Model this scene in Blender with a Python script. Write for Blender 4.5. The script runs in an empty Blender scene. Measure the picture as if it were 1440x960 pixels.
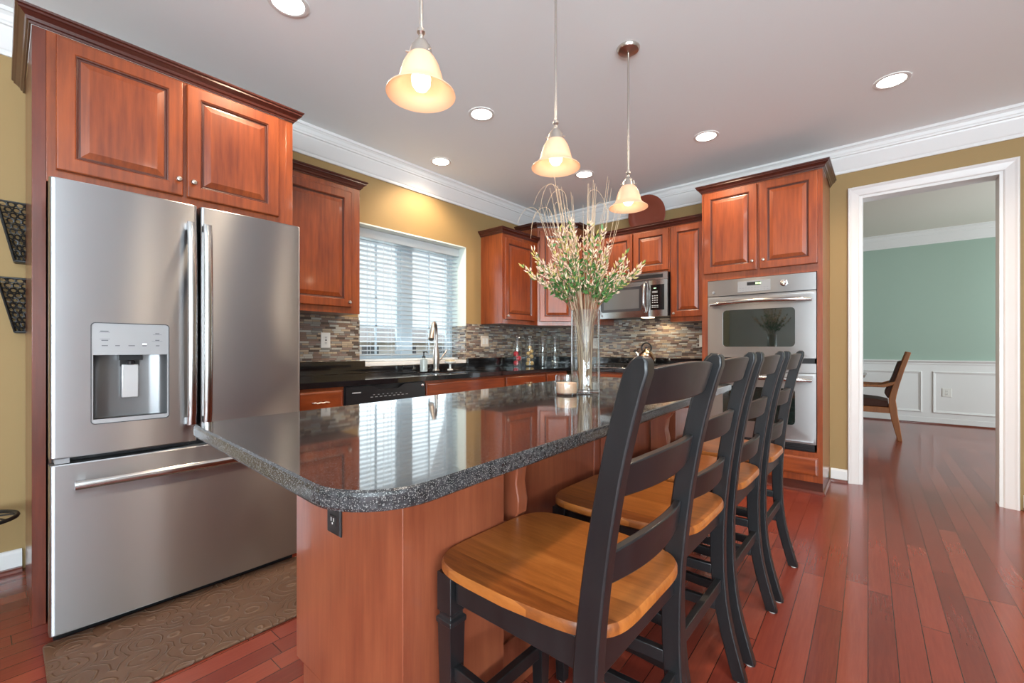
import bpy, bmesh, math, random
from mathutils import Vector, Matrix
random.seed(7)
sc = bpy.context.scene
PI = math.pi
CEIL = 2.78; WX = -3.34; FY = 4.59          # ceiling height, window wall, far wall
RX = 3.3; BY = -3.6                          # right wall, wall behind the camera

# ---------------------------------------------------------------- camera, world, exposure
cam = bpy.data.objects.new('camera', bpy.data.cameras.new('camera'))
sc.collection.objects.link(cam)
cam.location = (0, 0, 1.12)
cam.rotation_euler = (PI/2, 0, math.radians(40.6))
cam.data.sensor_width = 36
cam.data.lens = 36*616/1440
cam.data.shift_y = 9/1440
cam.data.clip_start = 0.02
sc.camera = cam
sc.view_settings.view_transform = 'Standard'
sc.view_settings.look = 'None'
sc.view_settings.gamma = 1
sc.view_settings.use_curve_mapping = False
sc.view_settings.exposure = 0.42
w = bpy.data.worlds.new('world'); sc.world = w; w.use_nodes = True
bg = w.node_tree.nodes['Background']
bg.inputs['Color'].default_value = (0.86, 0.93, 1.0, 1); bg.inputs['Strength'].default_value = 1.0
sc.cycles.max_bounces = 10; sc.cycles.transmission_bounces = 10; sc.cycles.transparent_max_bounces = 16
sc.cycles.sample_clamp_indirect = 6

def area_light(name, loc, rot, sx, sy, power, color):
    d = bpy.data.lights.new(name, 'AREA'); d.shape = 'RECTANGLE'; d.size = sx; d.size_y = sy
    d.energy = power; d.color = color
    o = bpy.data.objects.new(name, d); o.location = loc; o.rotation_euler = rot
    sc.collection.objects.link(o); return o
DAY = (0.78, 0.92, 1.0)
# area lights added at unseen windows, tilted up to brighten the ceiling
BACKWIN = [(0.2, 1.4), (1.7, 2.9)]
SIDEWIN = [(-3.2, -2.0), (-1.7, -0.4)]
for a, b in BACKWIN:
    area_light('window_uplight', ((a+b)/2, BY-0.05, 1.35), (-PI/2-.8, 0, PI), b-a, 1.9, 150, DAY)
for a, b in SIDEWIN:
    area_light('window_uplight', (RX+0.05, (a+b)/2, 1.35), (0, PI/2+.8, 0), 1.9, b-a, 125, DAY)
area_light('window_uplight', (-3.70, 2.53, 1.6), (0, -PI/2-.35, 0), 1.1, 1.2, 9, DAY)
area_light('dining_window_daylight', (3.35, 6.9, 1.5), (0, PI/2, 0), 1.7, 2.2, 85, (0.82, 0.95, 1.0))

# ---------------------------------------------------------------- helpers
def col(o): sc.collection.objects.link(o); return o
def wloc(o):
    v = Vector((0, 0, 0))
    while o is not None: v += Vector(o.location); o = o.parent
    return v
def tag(o, label=None, cat=None, group=None, kind=None):
    for k, v in (('label', label), ('category', cat), ('group', group), ('kind', kind)):
        if v: o[k] = v
    return o
def thing(name, loc, label, cat, group=None):
    o = col(bpy.data.objects.new(name, None)); o.location = loc; o.empty_display_size = .05
    return tag(o, label, cat, group)
def new(): return bmesh.new()
def finish(name, bm, mat, parent=None, smooth=False, bevel=0, seg=2, local=False, angle=35, subsurf=0):
    """link a bmesh as ONE mesh object; coordinates are world ones unless local"""
    bmesh.ops.recalc_face_normals(bm, faces=bm.faces)
    if parent is None:
        xs = [v.co for v in bm.verts]
        org = Vector(((min(c.x for c in xs)+max(c.x for c in xs))/2, (min(c.y for c in xs)+max(c.y for c in xs))/2, min(c.z for c in xs)))
        if local: org = Vector((0, 0, 0))
    else:
        org = Vector((0, 0, 0)) if local else wloc(parent)
    for v in bm.verts: v.co -= org
    me = bpy.data.meshes.new(name); bm.to_mesh(me); bm.free()
    for m in (mat if isinstance(mat, (list, tuple)) else [mat]): me.materials.append(m)
    o = col(bpy.data.objects.new(name, me))
    if parent is None: o.location = org
    else: o.parent = parent
    if bevel:
        b = o.modifiers.new('bevel', 'BEVEL'); b.width = bevel; b.segments = seg; b.limit_method = 'ANGLE'; b.angle_limit = math.radians(40)
    if subsurf:
        s = o.modifiers.new('subsurf', 'SUBSURF'); s.levels = subsurf; s.render_levels = subsurf
    if smooth or bevel:
        me.shade_smooth()
        try: me.set_sharp_from_angle(angle=math.radians(angle))
        except Exception: pass
    return o
def box(bm, x0, x1, y0, y1, z0, z1, mi=0):
    vs = [bm.verts.new((x, y, z)) for z in (z0, z1) for y in (y0, y1) for x in (x0, x1)]
    for f in ((0, 1, 3, 2), (4, 5, 7, 6), (0, 1, 5, 4), (2, 3, 7, 6), (0, 2, 6, 4), (1, 3, 7, 5)):
        bm.faces.new([vs[i] for i in f]).material_index = mi
    return bm
def prism(bm, pts, z0, z1):
    a = [bm.verts.new((x, y, z0)) for x, y in pts]; b = [bm.verts.new((x, y, z1)) for x, y in pts]
    n = len(pts); bm.faces.new(a); bm.faces.new(b)
    for i in range(n): bm.faces.new((a[i], a[(i+1) % n], b[(i+1) % n], b[i]))
    return bm
def rings(bm, rs, cap0=True, cap1=True, closed=True):
    """loft between rings of points"""
    R = [[bm.verts.new(p) for p in r] for r in rs]
    n = len(R[0])
    for a, b in zip(R, R[1:]):
        for i in range(n if closed else n-1):
            bm.faces.new((a[i], a[(i+1) % n], b[(i+1) % n], b[i]))
    if cap0: bm.faces.new(R[0])
    if cap1: bm.faces.new(R[-1])
    return bm
def lathe(bm, prof, c=(0, 0, 0), n=32, cap=True, axis='z'):
    rs = []
    for r, z in prof:
        ring = []
        for i in range(n):
            t = 2*PI*i/n; p = (r*math.cos(t), r*math.sin(t), z)
            if axis == 'x': p = (z, r*math.cos(t), r*math.sin(t))
            if axis == 'y': p = (r*math.cos(t), z, r*math.sin(t))
            ring.append((c[0]+p[0], c[1]+p[1], c[2]+p[2]))
        rs.append(ring)
    return rings(bm, rs, cap, cap)
def tube(bm, pts, r, n=8, cap=True):
    pts = [Vector(p) for p in pts]; rs = []; ref = None
    for i, p in enumerate(pts):
        d = (pts[min(i+1, len(pts)-1)]-pts[max(i-1, 0)]).normalized()
        if ref is None:
            ref = Vector((0, 0, 1)) if abs(d.z) < .9 else Vector((1, 0, 0))
        u = (ref - d*ref.dot(d)).normalized(); v = d.cross(u); ref = u
        rr = r[i] if isinstance(r, (list, tuple)) else r
        rs.append([p+u*rr*math.cos(2*PI*k/n)+v*rr*math.sin(2*PI*k/n) for k in range(n)])
    return rings(bm, rs, cap, cap)
def bez(p0, p1, p2, p3, n=10):
    p0, p1, p2, p3 = map(Vector, (p0, p1, p2, p3)); out = []
    for i in range(n+1):
        t = i/n; s = 1-t
        out.append(p0*s**3+p1*3*s*s*t+p2*3*s*t*t+p3*t**3)
    return out
def sweep(bm, path, prof, side=1):
    """sweep profile [(out, z)] along a 2-D path with mitred corners; side=1 offsets to the left of travel"""
    P = [Vector(p) for p in path]; N = []
    for a, b in zip(P, P[1:]):
        d = (b-a).normalized(); N.append(Vector((-d.y, d.x))*side)
    rs = []
    for i, p in enumerate(P):
        if i == 0: m = N[0]
        elif i == len(P)-1: m = N[-1]
        else: m = (N[i-1]+N[i])/(1+N[i-1].dot(N[i]))
        rs.append([(p.x+m.x*o, p.y+m.y*o, z) for o, z in prof])
    return rings(bm, rs)
class Face:
    """a vertical work plane: origin o, horizontal direction u, outward normal n = u x z"""
    def __init__(s, o, u):
        s.o = Vector((o[0], o[1], 0)); s.u = Vector((u[0], u[1], 0)).normalized(); s.n = s.u.cross(Vector((0, 0, 1)))
    def p(s, a, b, d): return s.o+s.u*a+s.n*d+Vector((0, 0, b))
    def box(s, bm, a0, a1, b0, b1, d0, d1):
        vs = [bm.verts.new(s.p(a, b, d)) for b in (b0, b1) for d in (d0, d1) for a in (a0, a1)]
        for f in ((0, 1, 3, 2), (4, 5, 7, 6), (0, 1, 5, 4), (2, 3, 7, 6), (0, 2, 6, 4), (1, 3, 7, 5)):
            bm.faces.new([vs[i] for i in f])
        return bm
    def loft(s, bm, a0, a1, b0, b1, steps):
        """concentric rectangles [(inset, d)] from back to centre panel"""
        return rings(bm, [[s.p(a0+i, b0+i, d), s.p(a1-i, b0+i, d), s.p(a1-i, b1-i, d), s.p(a0+i, b1-i, d)] for i, d in steps])
def rrect(a0, a1, b0, b1, r, n=6):
    out = []
    for cx, cy, t0 in ((a1-r, b1-r, 0), (a0+r, b1-r, 90), (a0+r, b0+r, 180), (a1-r, b0+r, 270)):
        for k in range(n+1):
            t = math.radians(t0+90*k/n); out.append((cx+r*math.cos(t), cy+r*math.sin(t)))
    return out

# ---------------------------------------------------------------- materials
def mat(name, color=(.5, .5, .5), rough=.5, metal=0, **kw):
    m = bpy.data.materials.new(name); m.use_nodes = True
    b = m.node_tree.nodes['Principled BSDF']
    b.inputs['Base Color'].default_value = (*color, 1); b.inputs['Roughness'].default_value = rough; b.inputs['Metallic'].default_value = metal
    for k, v in kw.items():
        b.inputs[k.replace('_', ' ')].default_value = v
    return m
class NT:
    def __init__(s, m): s.t = m.node_tree; s.b = s.t.nodes['Principled BSDF']
    def n(s, typ, **kw):
        nd = s.t.nodes.new(typ)
        for k, v in kw.items(): setattr(nd, k, v)
        return nd
    def l(s, a, b): s.t.links.new(a, b)
    def val(s, nd, i, v):
        if hasattr(v, 'is_output') or isinstance(v, bpy.types.NodeSocket): s.l(v, nd.inputs[i])
        else: nd.inputs[i].default_value = v
    def math(s, op, a, b=0.0, c=0.0):
        nd = s.n('ShaderNodeMath', operation=op); s.val(nd, 0, a); s.val(nd, 1, b)
        if op in ('MULTIPLY_ADD', 'COMPARE'): s.val(nd, 2, c)
        return nd.outputs[0]
    def obj(s): return s.n('ShaderNodeTexCoord').outputs['Object']
    def geo(s): return s.n('ShaderNodeNewGeometry').outputs['Position']
    def mapping(s, vec, scale=(1, 1, 1), rot=(0, 0, 0)):
        nd = s.n('ShaderNodeMapping'); s.l(vec, nd.inputs[0]); nd.inputs['Scale'].default_value = scale; nd.inputs['Rotation'].default_value = rot
        return nd.outputs[0]
    def noise(s, vec, scale=5, detail=3, rough=.5):
        nd = s.n('ShaderNodeTexNoise'); s.l(vec, nd.inputs['Vector']); nd.inputs['Scale'].default_value = scale
        nd.inputs['Detail'].default_value = detail; nd.inputs['Roughness'].default_value = rough
        return nd.outputs['Fac']
    def ramp(s, fac, stops, interp='LINEAR'):
        nd = s.n('ShaderNodeValToRGB'); s.l(fac, nd.inputs[0]); r = nd.color_ramp; r.interpolation = interp
        while len(r.elements) < len(stops): r.elements.new(.5)
        for e, (p, c) in zip(r.elements, stops): e.position = p; e.color = (*c, 1)
        return nd.outputs[0]
    def mix(s, fac, a, b):
        nd = s.n('ShaderNodeMix', data_type='RGBA'); s.val(nd, 0, fac)
        for i, v in ((6, a), (7, b)):
            if isinstance(v, tuple): nd.inputs[i].default_value = (*v, 1)
            else: s.l(v, nd.inputs[i])
        return nd.outputs[2]
    def bump(s, h, strength=.2, dist=.002):
        nd = s.n('ShaderNodeBump'); nd.inputs['Strength'].default_value = strength; nd.inputs['Distance'].default_value = dist
        s.l(h, nd.inputs['Height']); s.l(nd.outputs[0], s.b.inputs['Normal'])
    def base(s, c): s.l(c, s.b.inputs['Base Color'])

def wood(name, lo, hi, grain='z', rough=.3, coat=.5, stretch=14, blotch=.5):
    m = mat(name, rough=rough, Coat_Weight=coat, Coat_Roughness=.09); t = NT(m)
    sc_ = {'z': (stretch, stretch, 1), 'x': (1, stretch, stretch), 'y': (stretch, 1, stretch)}[grain]
    v = t.obj()
    f = t.noise(t.mapping(v, sc_), 4, 5, .6)
    g = t.noise(t.mapping(v, tuple(a**.45 for a in sc_)), 2.2, 2, .5)
    k = t.math('ADD', t.math('MULTIPLY', f, 1-blotch), t.math('MULTIPLY', g, blotch))
    t.base(t.ramp(k, [(.32, lo), (.68, hi)]))
    return m
CH_LO, CH_HI = (.13, .023, .007), (.32, .070, .016)
M_cherry = wood('cherry_wood', CH_LO, CH_HI)
M_cherryx = wood('cherry_wood_grain_x', CH_LO, CH_HI, 'x')
M_cherryy = wood('cherry_wood_grain_y', CH_LO, CH_HI, 'y')
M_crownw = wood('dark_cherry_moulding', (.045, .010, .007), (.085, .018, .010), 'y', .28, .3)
M_island = wood('island_cherry', (.20, .045, .022), (.34, .095, .042))
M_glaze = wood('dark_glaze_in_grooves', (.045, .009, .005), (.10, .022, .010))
M_cherry_shaded = wood('cherry_panel_painted_shade', (.075, .015, .008), (.17, .034, .015))  # same cherry, darkened in its colour to stand in for shade
M_toe = wood('toe_kick_wood', (.05, .012, .007), (.09, .02, .011), 'x')
M_white = mat('white_trim_paint', (.78, .77, .76), .35)
M_door_white = mat('painted_casing', (.74, .70, .68), .35)
M_ceil = mat('ceiling_paint', (.90, .94, .95), .9)
M_dceil = mat('dining_ceiling_paint', (.74, .70, .62), .9)
def paint(name, c, r=.7):
    m = mat(name, c, r); t = NT(m); f = t.noise(t.geo(), 260, 2); t.bump(f, .08, .001); return m
M_greige = paint('light_greige_wall_paint', (.62, .60, .55))
M_wall = paint('ochre_wall_paint', (.345, .225, .092))
M_green = paint('sage_wall_paint', (.35, .455, .385))
M_reveal = paint('window_reveal_plaster', (.70, .76, .72))
M_black = mat('black_plastic', (.012, .012, .013), .3)
M_dark = mat('dark_void', (.008, .008, .008), .6)
M_nickel = mat('brushed_nickel', (.62, .58, .53), .28, 1)
M_chrome = mat('chrome', (.8, .8, .8), .12, 1)
M_gasket = mat('grey_plastic', (.25, .25, .26), .45)
M_iron = mat('black_iron', (.012, .011, .010), .45)
M_outlet = mat('white_outlet_plastic', (.78, .76, .72), .35)
M_stoneplate = mat('travertine_switch_plate', (.68, .58, .48), .4)
def thin_glass(name, tint=(1, 1, 1), refl=1.0):
    m = bpy.data.materials.new(name); m.use_nodes = True; nt = m.node_tree; nt.nodes.remove(nt.nodes['Principled BSDF'])
    a = nt.nodes.new('ShaderNodeBsdfTransparent'); a.inputs[0].default_value = (*tint, 1)
    b = nt.nodes.new('ShaderNodeBsdfGlossy'); b.inputs['Roughness'].default_value = .02
    f = nt.nodes.new('ShaderNodeLayerWeight'); f.inputs[0].default_value = .5
    p = nt.nodes.new('ShaderNodeMath'); p.operation = 'POWER'; p.inputs[1].default_value = 3.0; nt.links.new(f.outputs['Facing'], p.inputs[0])
    k = nt.nodes.new('ShaderNodeMath'); k.operation = 'MULTIPLY_ADD'; k.inputs[1].default_value = 1.1*refl; k.inputs[2].default_value = .07*refl; nt.links.new(p.outputs[0], k.inputs[0])
    x = nt.nodes.new('ShaderNodeMixShader'); nt.links.new(k.outputs[0], x.inputs[0]); nt.links.new(a.outputs[0], x.inputs[1]); nt.links.new(b.outputs[0], x.inputs[2])
    nt.links.new(x.outputs[0], nt.nodes['Material Output'].inputs['Surface']); return m
M_glass = thin_glass('clear_glass', (.97, .985, .98))

def steel(name, c=(.45, .455, .47), rough=.35, aniso=.97, horiz=True, scale=1.0):
    m = mat(name, c, rough, 1, Anisotropic=aniso, Anisotropic_Rotation=.25); t = NT(m)
    tg = t.n('ShaderNodeTangent', direction_type='RADIAL', axis='Z'); t.l(tg.outputs[0], t.b.inputs['Tangent'])
    v = t.obj()
    s_ = (3, 3, 420) if horiz else (420, 420, 3)
    f = t.noise(t.mapping(v, s_), 1.0, 2)
    g = t.noise(t.mapping(v, (3, 3, 1.2)), 1.5, 2); h = t.math('MULTIPLY', g, .25)
    t.bump(f, .02, .0004)
    return m
M_steel = steel('brushed_stainless_steel')
M_steel_h = steel('polished_stainless_steel', (.50, .495, .49), .18, .4)
M_panelgrey = mat('dispenser_grey', (.36, .36, .37), .35, .3)

def granite(name, base, spk, r=.06):
    m = mat(name, base, r, Specular_IOR_Level=.75, Coat_Weight=.6, Coat_Roughness=.03); t = NT(m); v = t.obj()
    vo = t.n('ShaderNodeTexVoronoi'); t.l(v, vo.inputs['Vector']); vo.inputs['Scale'].default_value = 800
    wn = t.n('ShaderNodeTexWhiteNoise'); t.l(vo.outputs['Color'], wn.inputs['Vector'])
    a = t.math('GREATER_THAN', wn.outputs['Value'], .86)
    c1 = t.ramp(t.noise(v, 90, 3), [(.35, tuple(x*.6 for x in base)), (.7, tuple(x*1.7 for x in base))])
    t.base(t.mix(a, c1, spk)); return m
M_granite = granite('black_pearl_granite', (.018, .016, .017), (.15, .13, .12))
M_edge = granite('granite_edge', (.030, .029, .031), (.17, .165, .16), .2)
_b = M_edge.node_tree.nodes['Principled BSDF']; _b.inputs['Coat Weight'].default_value = .1; _b.inputs['Specular IOR Level'].default_value = .4
M_granite_k = granite('black_counter_granite', (.006, .006, .007), (.02, .02, .022), .08)

def planks(name):
    m = mat(name, rough=.26, Coat_Weight=.28, Coat_Roughness=.1, Specular_IOR_Level=.5); t = NT(m)
    v = t.mapping(t.geo(), rot=(0, 0, math.radians(-1.5)))
    sp = t.n('ShaderNodeSeparateXYZ'); t.l(v, sp.inputs[0]); x, y = sp.outputs[0], sp.outputs[1]
    px = t.math('DIVIDE', x, .0836); ix = t.math('FLOOR', px); fx = t.math('FRACT', px)
    w1 = t.n('ShaderNodeTexWhiteNoise', noise_dimensions='1D'); t.l(ix, w1.inputs['W'])
    py = t.math('ADD', t.math('DIVIDE', y, .95), t.math('MULTIPLY', w1.outputs['Value'], 7.3)); iy = t.math('FLOOR', py); fy = t.math('FRACT', py)
    cb = t.n('ShaderNodeCombineXYZ'); t.l(ix, cb.inputs[0]); t.l(iy, cb.inputs[1])
    w2 = t.n('ShaderNodeTexWhiteNoise', noise_dimensions='2D'); t.l(cb.outputs[0], w2.inputs['Vector'])
    ofs = t.n('ShaderNodeVectorMath', operation='ADD'); t.l(v, ofs.inputs[0]); t.l(w2.outputs['Color'], ofs.inputs[1])
    g = t.noise(t.mapping(ofs.outputs[0], (26, 1.6, 1)), 3.5, 5, .65)
    k = t.math('ADD', t.math('MULTIPLY', g, .5), t.math('MULTIPLY', w2.outputs['Value'], .5))
    c = t.ramp(k, [(.2, (.135, .021, .013)), (.5, (.20, .034, .020)), (.85, (.27, .056, .030))])
    ex = t.math('MINIMUM', fx, t.math('SUBTRACT', 1.0, fx)); ey = t.math('MINIMUM', fy, t.math('SUBTRACT', 1.0, fy))
    sx = t.math('LESS_THAN', ex, .017); sy = t.math('LESS_THAN', ey, .0016); s_ = t.math('MAXIMUM', sx, sy)
    t.base(t.mix(s_, c, (.035, .008, .005)))
    h = t.math('SUBTRACT', t.math('MULTIPLY', g, .08), s_); t.bump(h, .25, .0015)
    return m
M_floor = planks('cherry_floor_planks')

def mosaic(name, ax, rowh=.0165, tint=None):
    m = mat(name, rough=.15); t = NT(m)
    sp = t.n('ShaderNodeSeparateXYZ'); t.l(t.geo(), sp.inputs[0]); u = sp.outputs[ax]; z = sp.outputs[2]
    pz = t.math('DIVIDE', z, rowh); iz = t.math('FLOOR', pz); fz = t.math('FRACT', pz)
    wr = t.n('ShaderNodeTexWhiteNoise', noise_dimensions='1D'); t.l(iz, wr.inputs['W'])
    ws = t.n('ShaderNodeTexWhiteNoise', noise_dimensions='1D'); t.l(t.math('ADD', iz, 57.3), ws.inputs['W'])
    wd = t.math('MULTIPLY_ADD', ws.outputs['Value'], .055, .035)
    pu = t.math('ADD', t.math('DIVIDE', u, wd), t.math('MULTIPLY', wr.outputs['Value'], 9.7)); iu = t.math('FLOOR', pu); fu = t.math('FRACT', pu)
    cb = t.n('ShaderNodeCombineXYZ'); t.l(iu, cb.inputs[0]); t.l(iz, cb.inputs[1])
    w2 = t.n('ShaderNodeTexWhiteNoise', noise_dimensions='2D'); t.l(cb.outputs[0], w2.inputs['Vector'])
    c = t.ramp(w2.outputs['Value'], [(0, (.05, .028, .024)), (.12, (.17, .10, .075)), (.27, (.34, .25, .17)), (.42, (.24, .23, .21)), (.55, (.42, .33, .23)), (.66, (.19, .12, .10)), (.78, (.38, .37, .33)), (.9, (.10, .085, .08))], 'CONSTANT')
    n_ = t.noise(t.mapping(t.geo(), (60, 60, 200)), 1, 3); c = t.mix(t.math('MULTIPLY', n_, .22), c, (.5, .45, .38))
    gz = t.math('LESS_THAN', t.math('MINIMUM', fz, t.math('SUBTRACT', 1.0, fz)), .06)
    gu = t.math('LESS_THAN', t.math('MULTIPLY', t.math('MINIMUM', fu, t.math('SUBTRACT', 1.0, fu)), wd), .001)
    g = t.math('MAXIMUM', gz, gu)
    t.base(t.mix(g, c, (.11, .10, .09)))
    t.l(t.math('MULTIPLY_ADD', w2.outputs['Value'], .3, .05), t.b.inputs['Roughness'])
    t.bump(t.math('SUBTRACT', t.math('MULTIPLY', w2.outputs['Value'], .5), g), .5, .002)
    return m
M_tile_y = mosaic('glass_mosaic_window_wall', 1)
M_tile_x = mosaic('glass_mosaic_far_wall', 0)

M_blackwood = wood('black_distressed_paint', (.006, .006, .007), (.018, .017, .018), 'z', .32, .04, 6)
M_seat = mat('oak_seat', rough=.28, Coat_Weight=.3, Coat_Roughness=.12); t = NT(M_seat)
_v = t.obj(); _s = t.n('ShaderNodeSeparateXYZ'); t.l(_v, _s.inputs[0]); _w = t.n('ShaderNodeTexWhiteNoise', noise_dimensions='1D'); t.l(t.math('FLOOR', t.math('DIVIDE', t.math('ADD', _s.outputs[1], .5), .071)), _w.inputs['W'])
_o = t.n('ShaderNodeVectorMath', operation='ADD'); t.l(_v, _o.inputs[0]); t.l(_w.outputs['Color'], _o.inputs[1])
_k = t.math('ADD', t.math('MULTIPLY', t.noise(t.mapping(_o.outputs[0], (1.2, 11, 5)), 5, 6, .68), .72), t.math('MULTIPLY', _w.outputs['Value'], .28))
t.base(t.ramp(_k, [(.28, (.17, .045, .010)), (.5, (.33, .10, .020)), (.72, (.46, .155, .034))]))
M_oak = wood('dining_chair_oak', (.20, .06, .012), (.36, .12, .022), 'z', .5, 0)
M_leather = mat('brown_leather', (.06, .022, .014), .6, Specular_IOR_Level=.2)
M_mat = mat('brown_embossed_mat', (.06, .035, .02), .5)
t = NT(M_mat)
_v = t.obj(); _d = t.n('ShaderNodeTexNoise'); t.l(_v, _d.inputs['Vector']); _d.inputs['Scale'].default_value = 7
_a = t.n('ShaderNodeVectorMath', operation='MULTIPLY_ADD'); t.l(_d.outputs['Color'], _a.inputs[0]); _a.inputs[1].default_value = (.07, .07, 0); t.l(_v, _a.inputs[2])
_vo = t.n('ShaderNodeTexVoronoi'); t.l(_a.outputs[0], _vo.inputs['Vector']); _vo.inputs['Scale'].default_value = 8.5
_sn = t.math('SINE', t.math('MULTIPLY', _vo.outputs['Distance'], 34.0)); _r = t.math('MULTIPLY', t.math('GREATER_THAN', _sn, .72), 1.0)
_r = t.math('SUBTRACT', t.math('POWER', t.math('MAXIMUM', _sn, 0.0), 6.0), 0.0)
_c = t.mix(t.noise(_v, 5, 3), (.075, .033, .017), (.125, .062, .032)); t.base(t.mix(t.math('MULTIPLY', _r, .35), _c, (.22, .13, .08))); t.bump(_r, .9, .005)

def emis(name, c, s, base=(.8, .8, .8)):
    m = mat(name, base, .4); b = m.node_tree.nodes['Principled BSDF']
    b.inputs['Emission Color'].default_value = (*c, 1); b.inputs['Emission Strength'].default_value = s; return m
M_led = emis('recessed_lamp_glow', (1, .93, .84), 14)
M_bulb = emis('bulb_glow', (1, .84, .62), 2.0)
M_shade = mat('alabaster_glass', (.86, .62, .46), .35, 0, Transmission_Weight=0.0)
# translucent alabaster shade lit by its bulb
t = NT(M_shade)
tr = t.n('ShaderNodeBsdfTranslucent'); tr.inputs['Color'].default_value = (.95, .68, .48, 1)
mx = t.n('ShaderNodeMixShader'); mx.inputs[0].default_value = .4
t.l(t.b.outputs[0], mx.inputs[1]); t.l(tr.outputs[0], mx.inputs[2]); t.l(mx.outputs[0], t.t.nodes['Material Output'].inputs['Surface'])

# ---------------------------------------------------------------- room shell
def struct(name, bm, m, **kw):
    return tag(finish(name, bm, m, **kw), kind='structure')
DY = 8.95; DCEIL = 2.86
bm = new(); box(bm, -4.2, 3.6, BY-.2, 9.2, -.12, 0); struct('floor', bm, M_floor)
bm = new(); box(bm, WX-.25, RX+.2, BY-.2, FY+.02, CEIL, CEIL+.12); struct('ceiling', bm, M_ceil)
bm = new(); box(bm, -2.6, 3.5, FY+.14, DY+.1, DCEIL, DCEIL+.12); struct('ceiling', bm, M_dceil)
# window wall with the opening over the sink
W0, W1, WZ0, WZ1 = 1.93, 3.16, .975, 2.17
bm = new()
for y0, y1, z0, z1 in ((BY-.2, W0, 0, CEIL), (W1, FY+.14, 0, CEIL), (W0, W1, 0, WZ0), (W0, W1, WZ1, CEIL)):
    box(bm, WX-.24, WX, y0, y1, z0, z1)
struct('wall_left', bm, M_wall)
# far wall with doorway
D0, D1, DZ = -.155, .60, 2.345
bm = new()
for x0, x1, z0, z1 in ((WX-.24, D0-.02, 0, DCEIL), (D1+.02, 3.5, 0, DCEIL), (D0-.02, D1+.02, DZ+.02, DCEIL)):
    box(bm, x0, x1, FY, FY+.14, z0, z1)
struct('wall_back', bm, M_wall)
# wall behind the camera and right wall, each with two tall windows
def pierced(name, axis, pos, lo, hi, holes, z0, z1, th):
    bm = new(); cur = lo
    def b(a0, a1, c0, c1):
        if axis == 'y': box(bm, a0, a1, min(pos, pos+th), max(pos, pos+th), c0, c1)
        else: box(bm, min(pos, pos+th), max(pos, pos+th), a0, a1, c0, c1)
    for a, c in holes:
        b(cur, a, 0, CEIL); b(a, c, 0, z0); b(a, c, z1, CEIL); cur = c
    b(cur, hi, 0, CEIL); struct(name, bm, M_greige)
pierced('wall_front', 'y', BY, WX, RX, BACKWIN, .35, 2.3, -.15)
pierced('wall_right', 'x', RX, BY-.15, FY, SIDEWIN, .35, 2.3, .15)
def plain_window(name, axis, pos, a, c, z0, z1):
    bm = new()
    def b(a0, a1, c0, c1, t=.04):
        if axis == 'y': box(bm, a0, a1, pos-t, pos, c0, c1)
        else: box(bm, pos, pos+t, a0, a1, c0, c1)
    f = .06
    b(a, a+f, z0, z1); b(c-f, c, z0, z1); b(a+f, c-f, z0, z0+f); b(a+f, c-f, z1-f, z1); m = (a+c)/2
    b(m-.04, m+.04, z0+f, z1-f)
    for k in (1, 2, 3):
        z = z0+(z1-z0)*k/4; b(a+f, m-.04, z-.01, z+.01, .02); b(m+.04, c-f, z-.01, z+.01, .02)
    struct(name, bm, M_white)
for i, (a, c) in enumerate(BACKWIN): plain_window('window_%d' % (i+2), 'y', BY, a, c, .35, 2.3)
for i, (a, c) in enumerate(SIDEWIN): plain_window('window_%d' % (i+4), 'x', RX, a, c, .35, 2.3)
# dining room walls
def dwall(name, *b):
    bm = new()
    for q in b: box(bm, *q)
    return struct(name, bm, M_green)
dwall('wall_dining_back', (-2.6, 3.5, DY, DY+.1, 0, DCEIL))
dwall('wall_dining_left', (-2.6, -2.5, FY+.14, DY, 0, DCEIL))
dwall('wall_dining_right', (3.3, 3.4, FY+.14, 5.7, 0, DCEIL), (3.3, 3.4, 8.1, DY, 0, DCEIL), (3.3, 3.4, 5.7, 8.1, 0, .6), (3.3, 3.4, 5.7, 8.1, 2.4, DCEIL))

# crown mouldings and baseboards
CP = [(0, -.205), (.010, -.205), (.013, -.197), (.013, -.182), (.018, -.176), (.055, -.092), (.058, -.080), (.066, -.076), (.068, -.064), (.072, -.058), (.076, -.035), (.086, -.022), (.092, -.020), (.092, 0), (0, 0)]
def crown(name, path, side, ceil, m=M_white):
    bm = new(); sweep(bm, path, [(o, ceil+z) for o, z in CP], side); return struct(name, bm, m)
crown('trim_1', [(WX, BY), (WX, FY), (RX, FY)], -1, CEIL)
crown('trim_2', [(RX, FY), (RX, BY), (WX, BY)], -1, CEIL)
crown('trim_3', [(-2.5, FY+.15), (-2.5, DY), (3.3, DY), (3.3, FY+.15)], -1, DCEIL)
BP = [(0, 0), (.030, 0), (.028, .012), (.020, .018), (.014, .019), (.014, .088), (.008, .10), (0, .104)]
def base(name, path, side=-1, m=M_white, prof=BP):
    bm = new(); sweep(bm, path, prof, side); return struct(name, bm, m)
base('baseboard_left', [(WX, BY), (WX, .07)])
base('baseboard_back', [(-.365, FY), (-.252, FY)])
base('baseboard_right', [(.712, FY), (RX, FY)])
base('baseboard_dining', [(-2.5, DY), (3.3, DY)])
M_shoe = wood('cherry_shoe_moulding', (.10, .02, .012), (.16, .035, .02), 'x')
SP = [(.0, 0), (.046, 0), (.044, .012), (.036, .019), (.0, .019)]
for nm, p in (('trim_4', [(WX, BY), (WX, .07)]), ('trim_5', [(-.365, FY), (-.252, FY)]), ('trim_6', [(.712, FY), (RX, FY)]), ('trim_7', [(-2.5, DY), (3.3, DY)])):
    base(nm, p, -1, M_shoe, SP)
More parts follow.
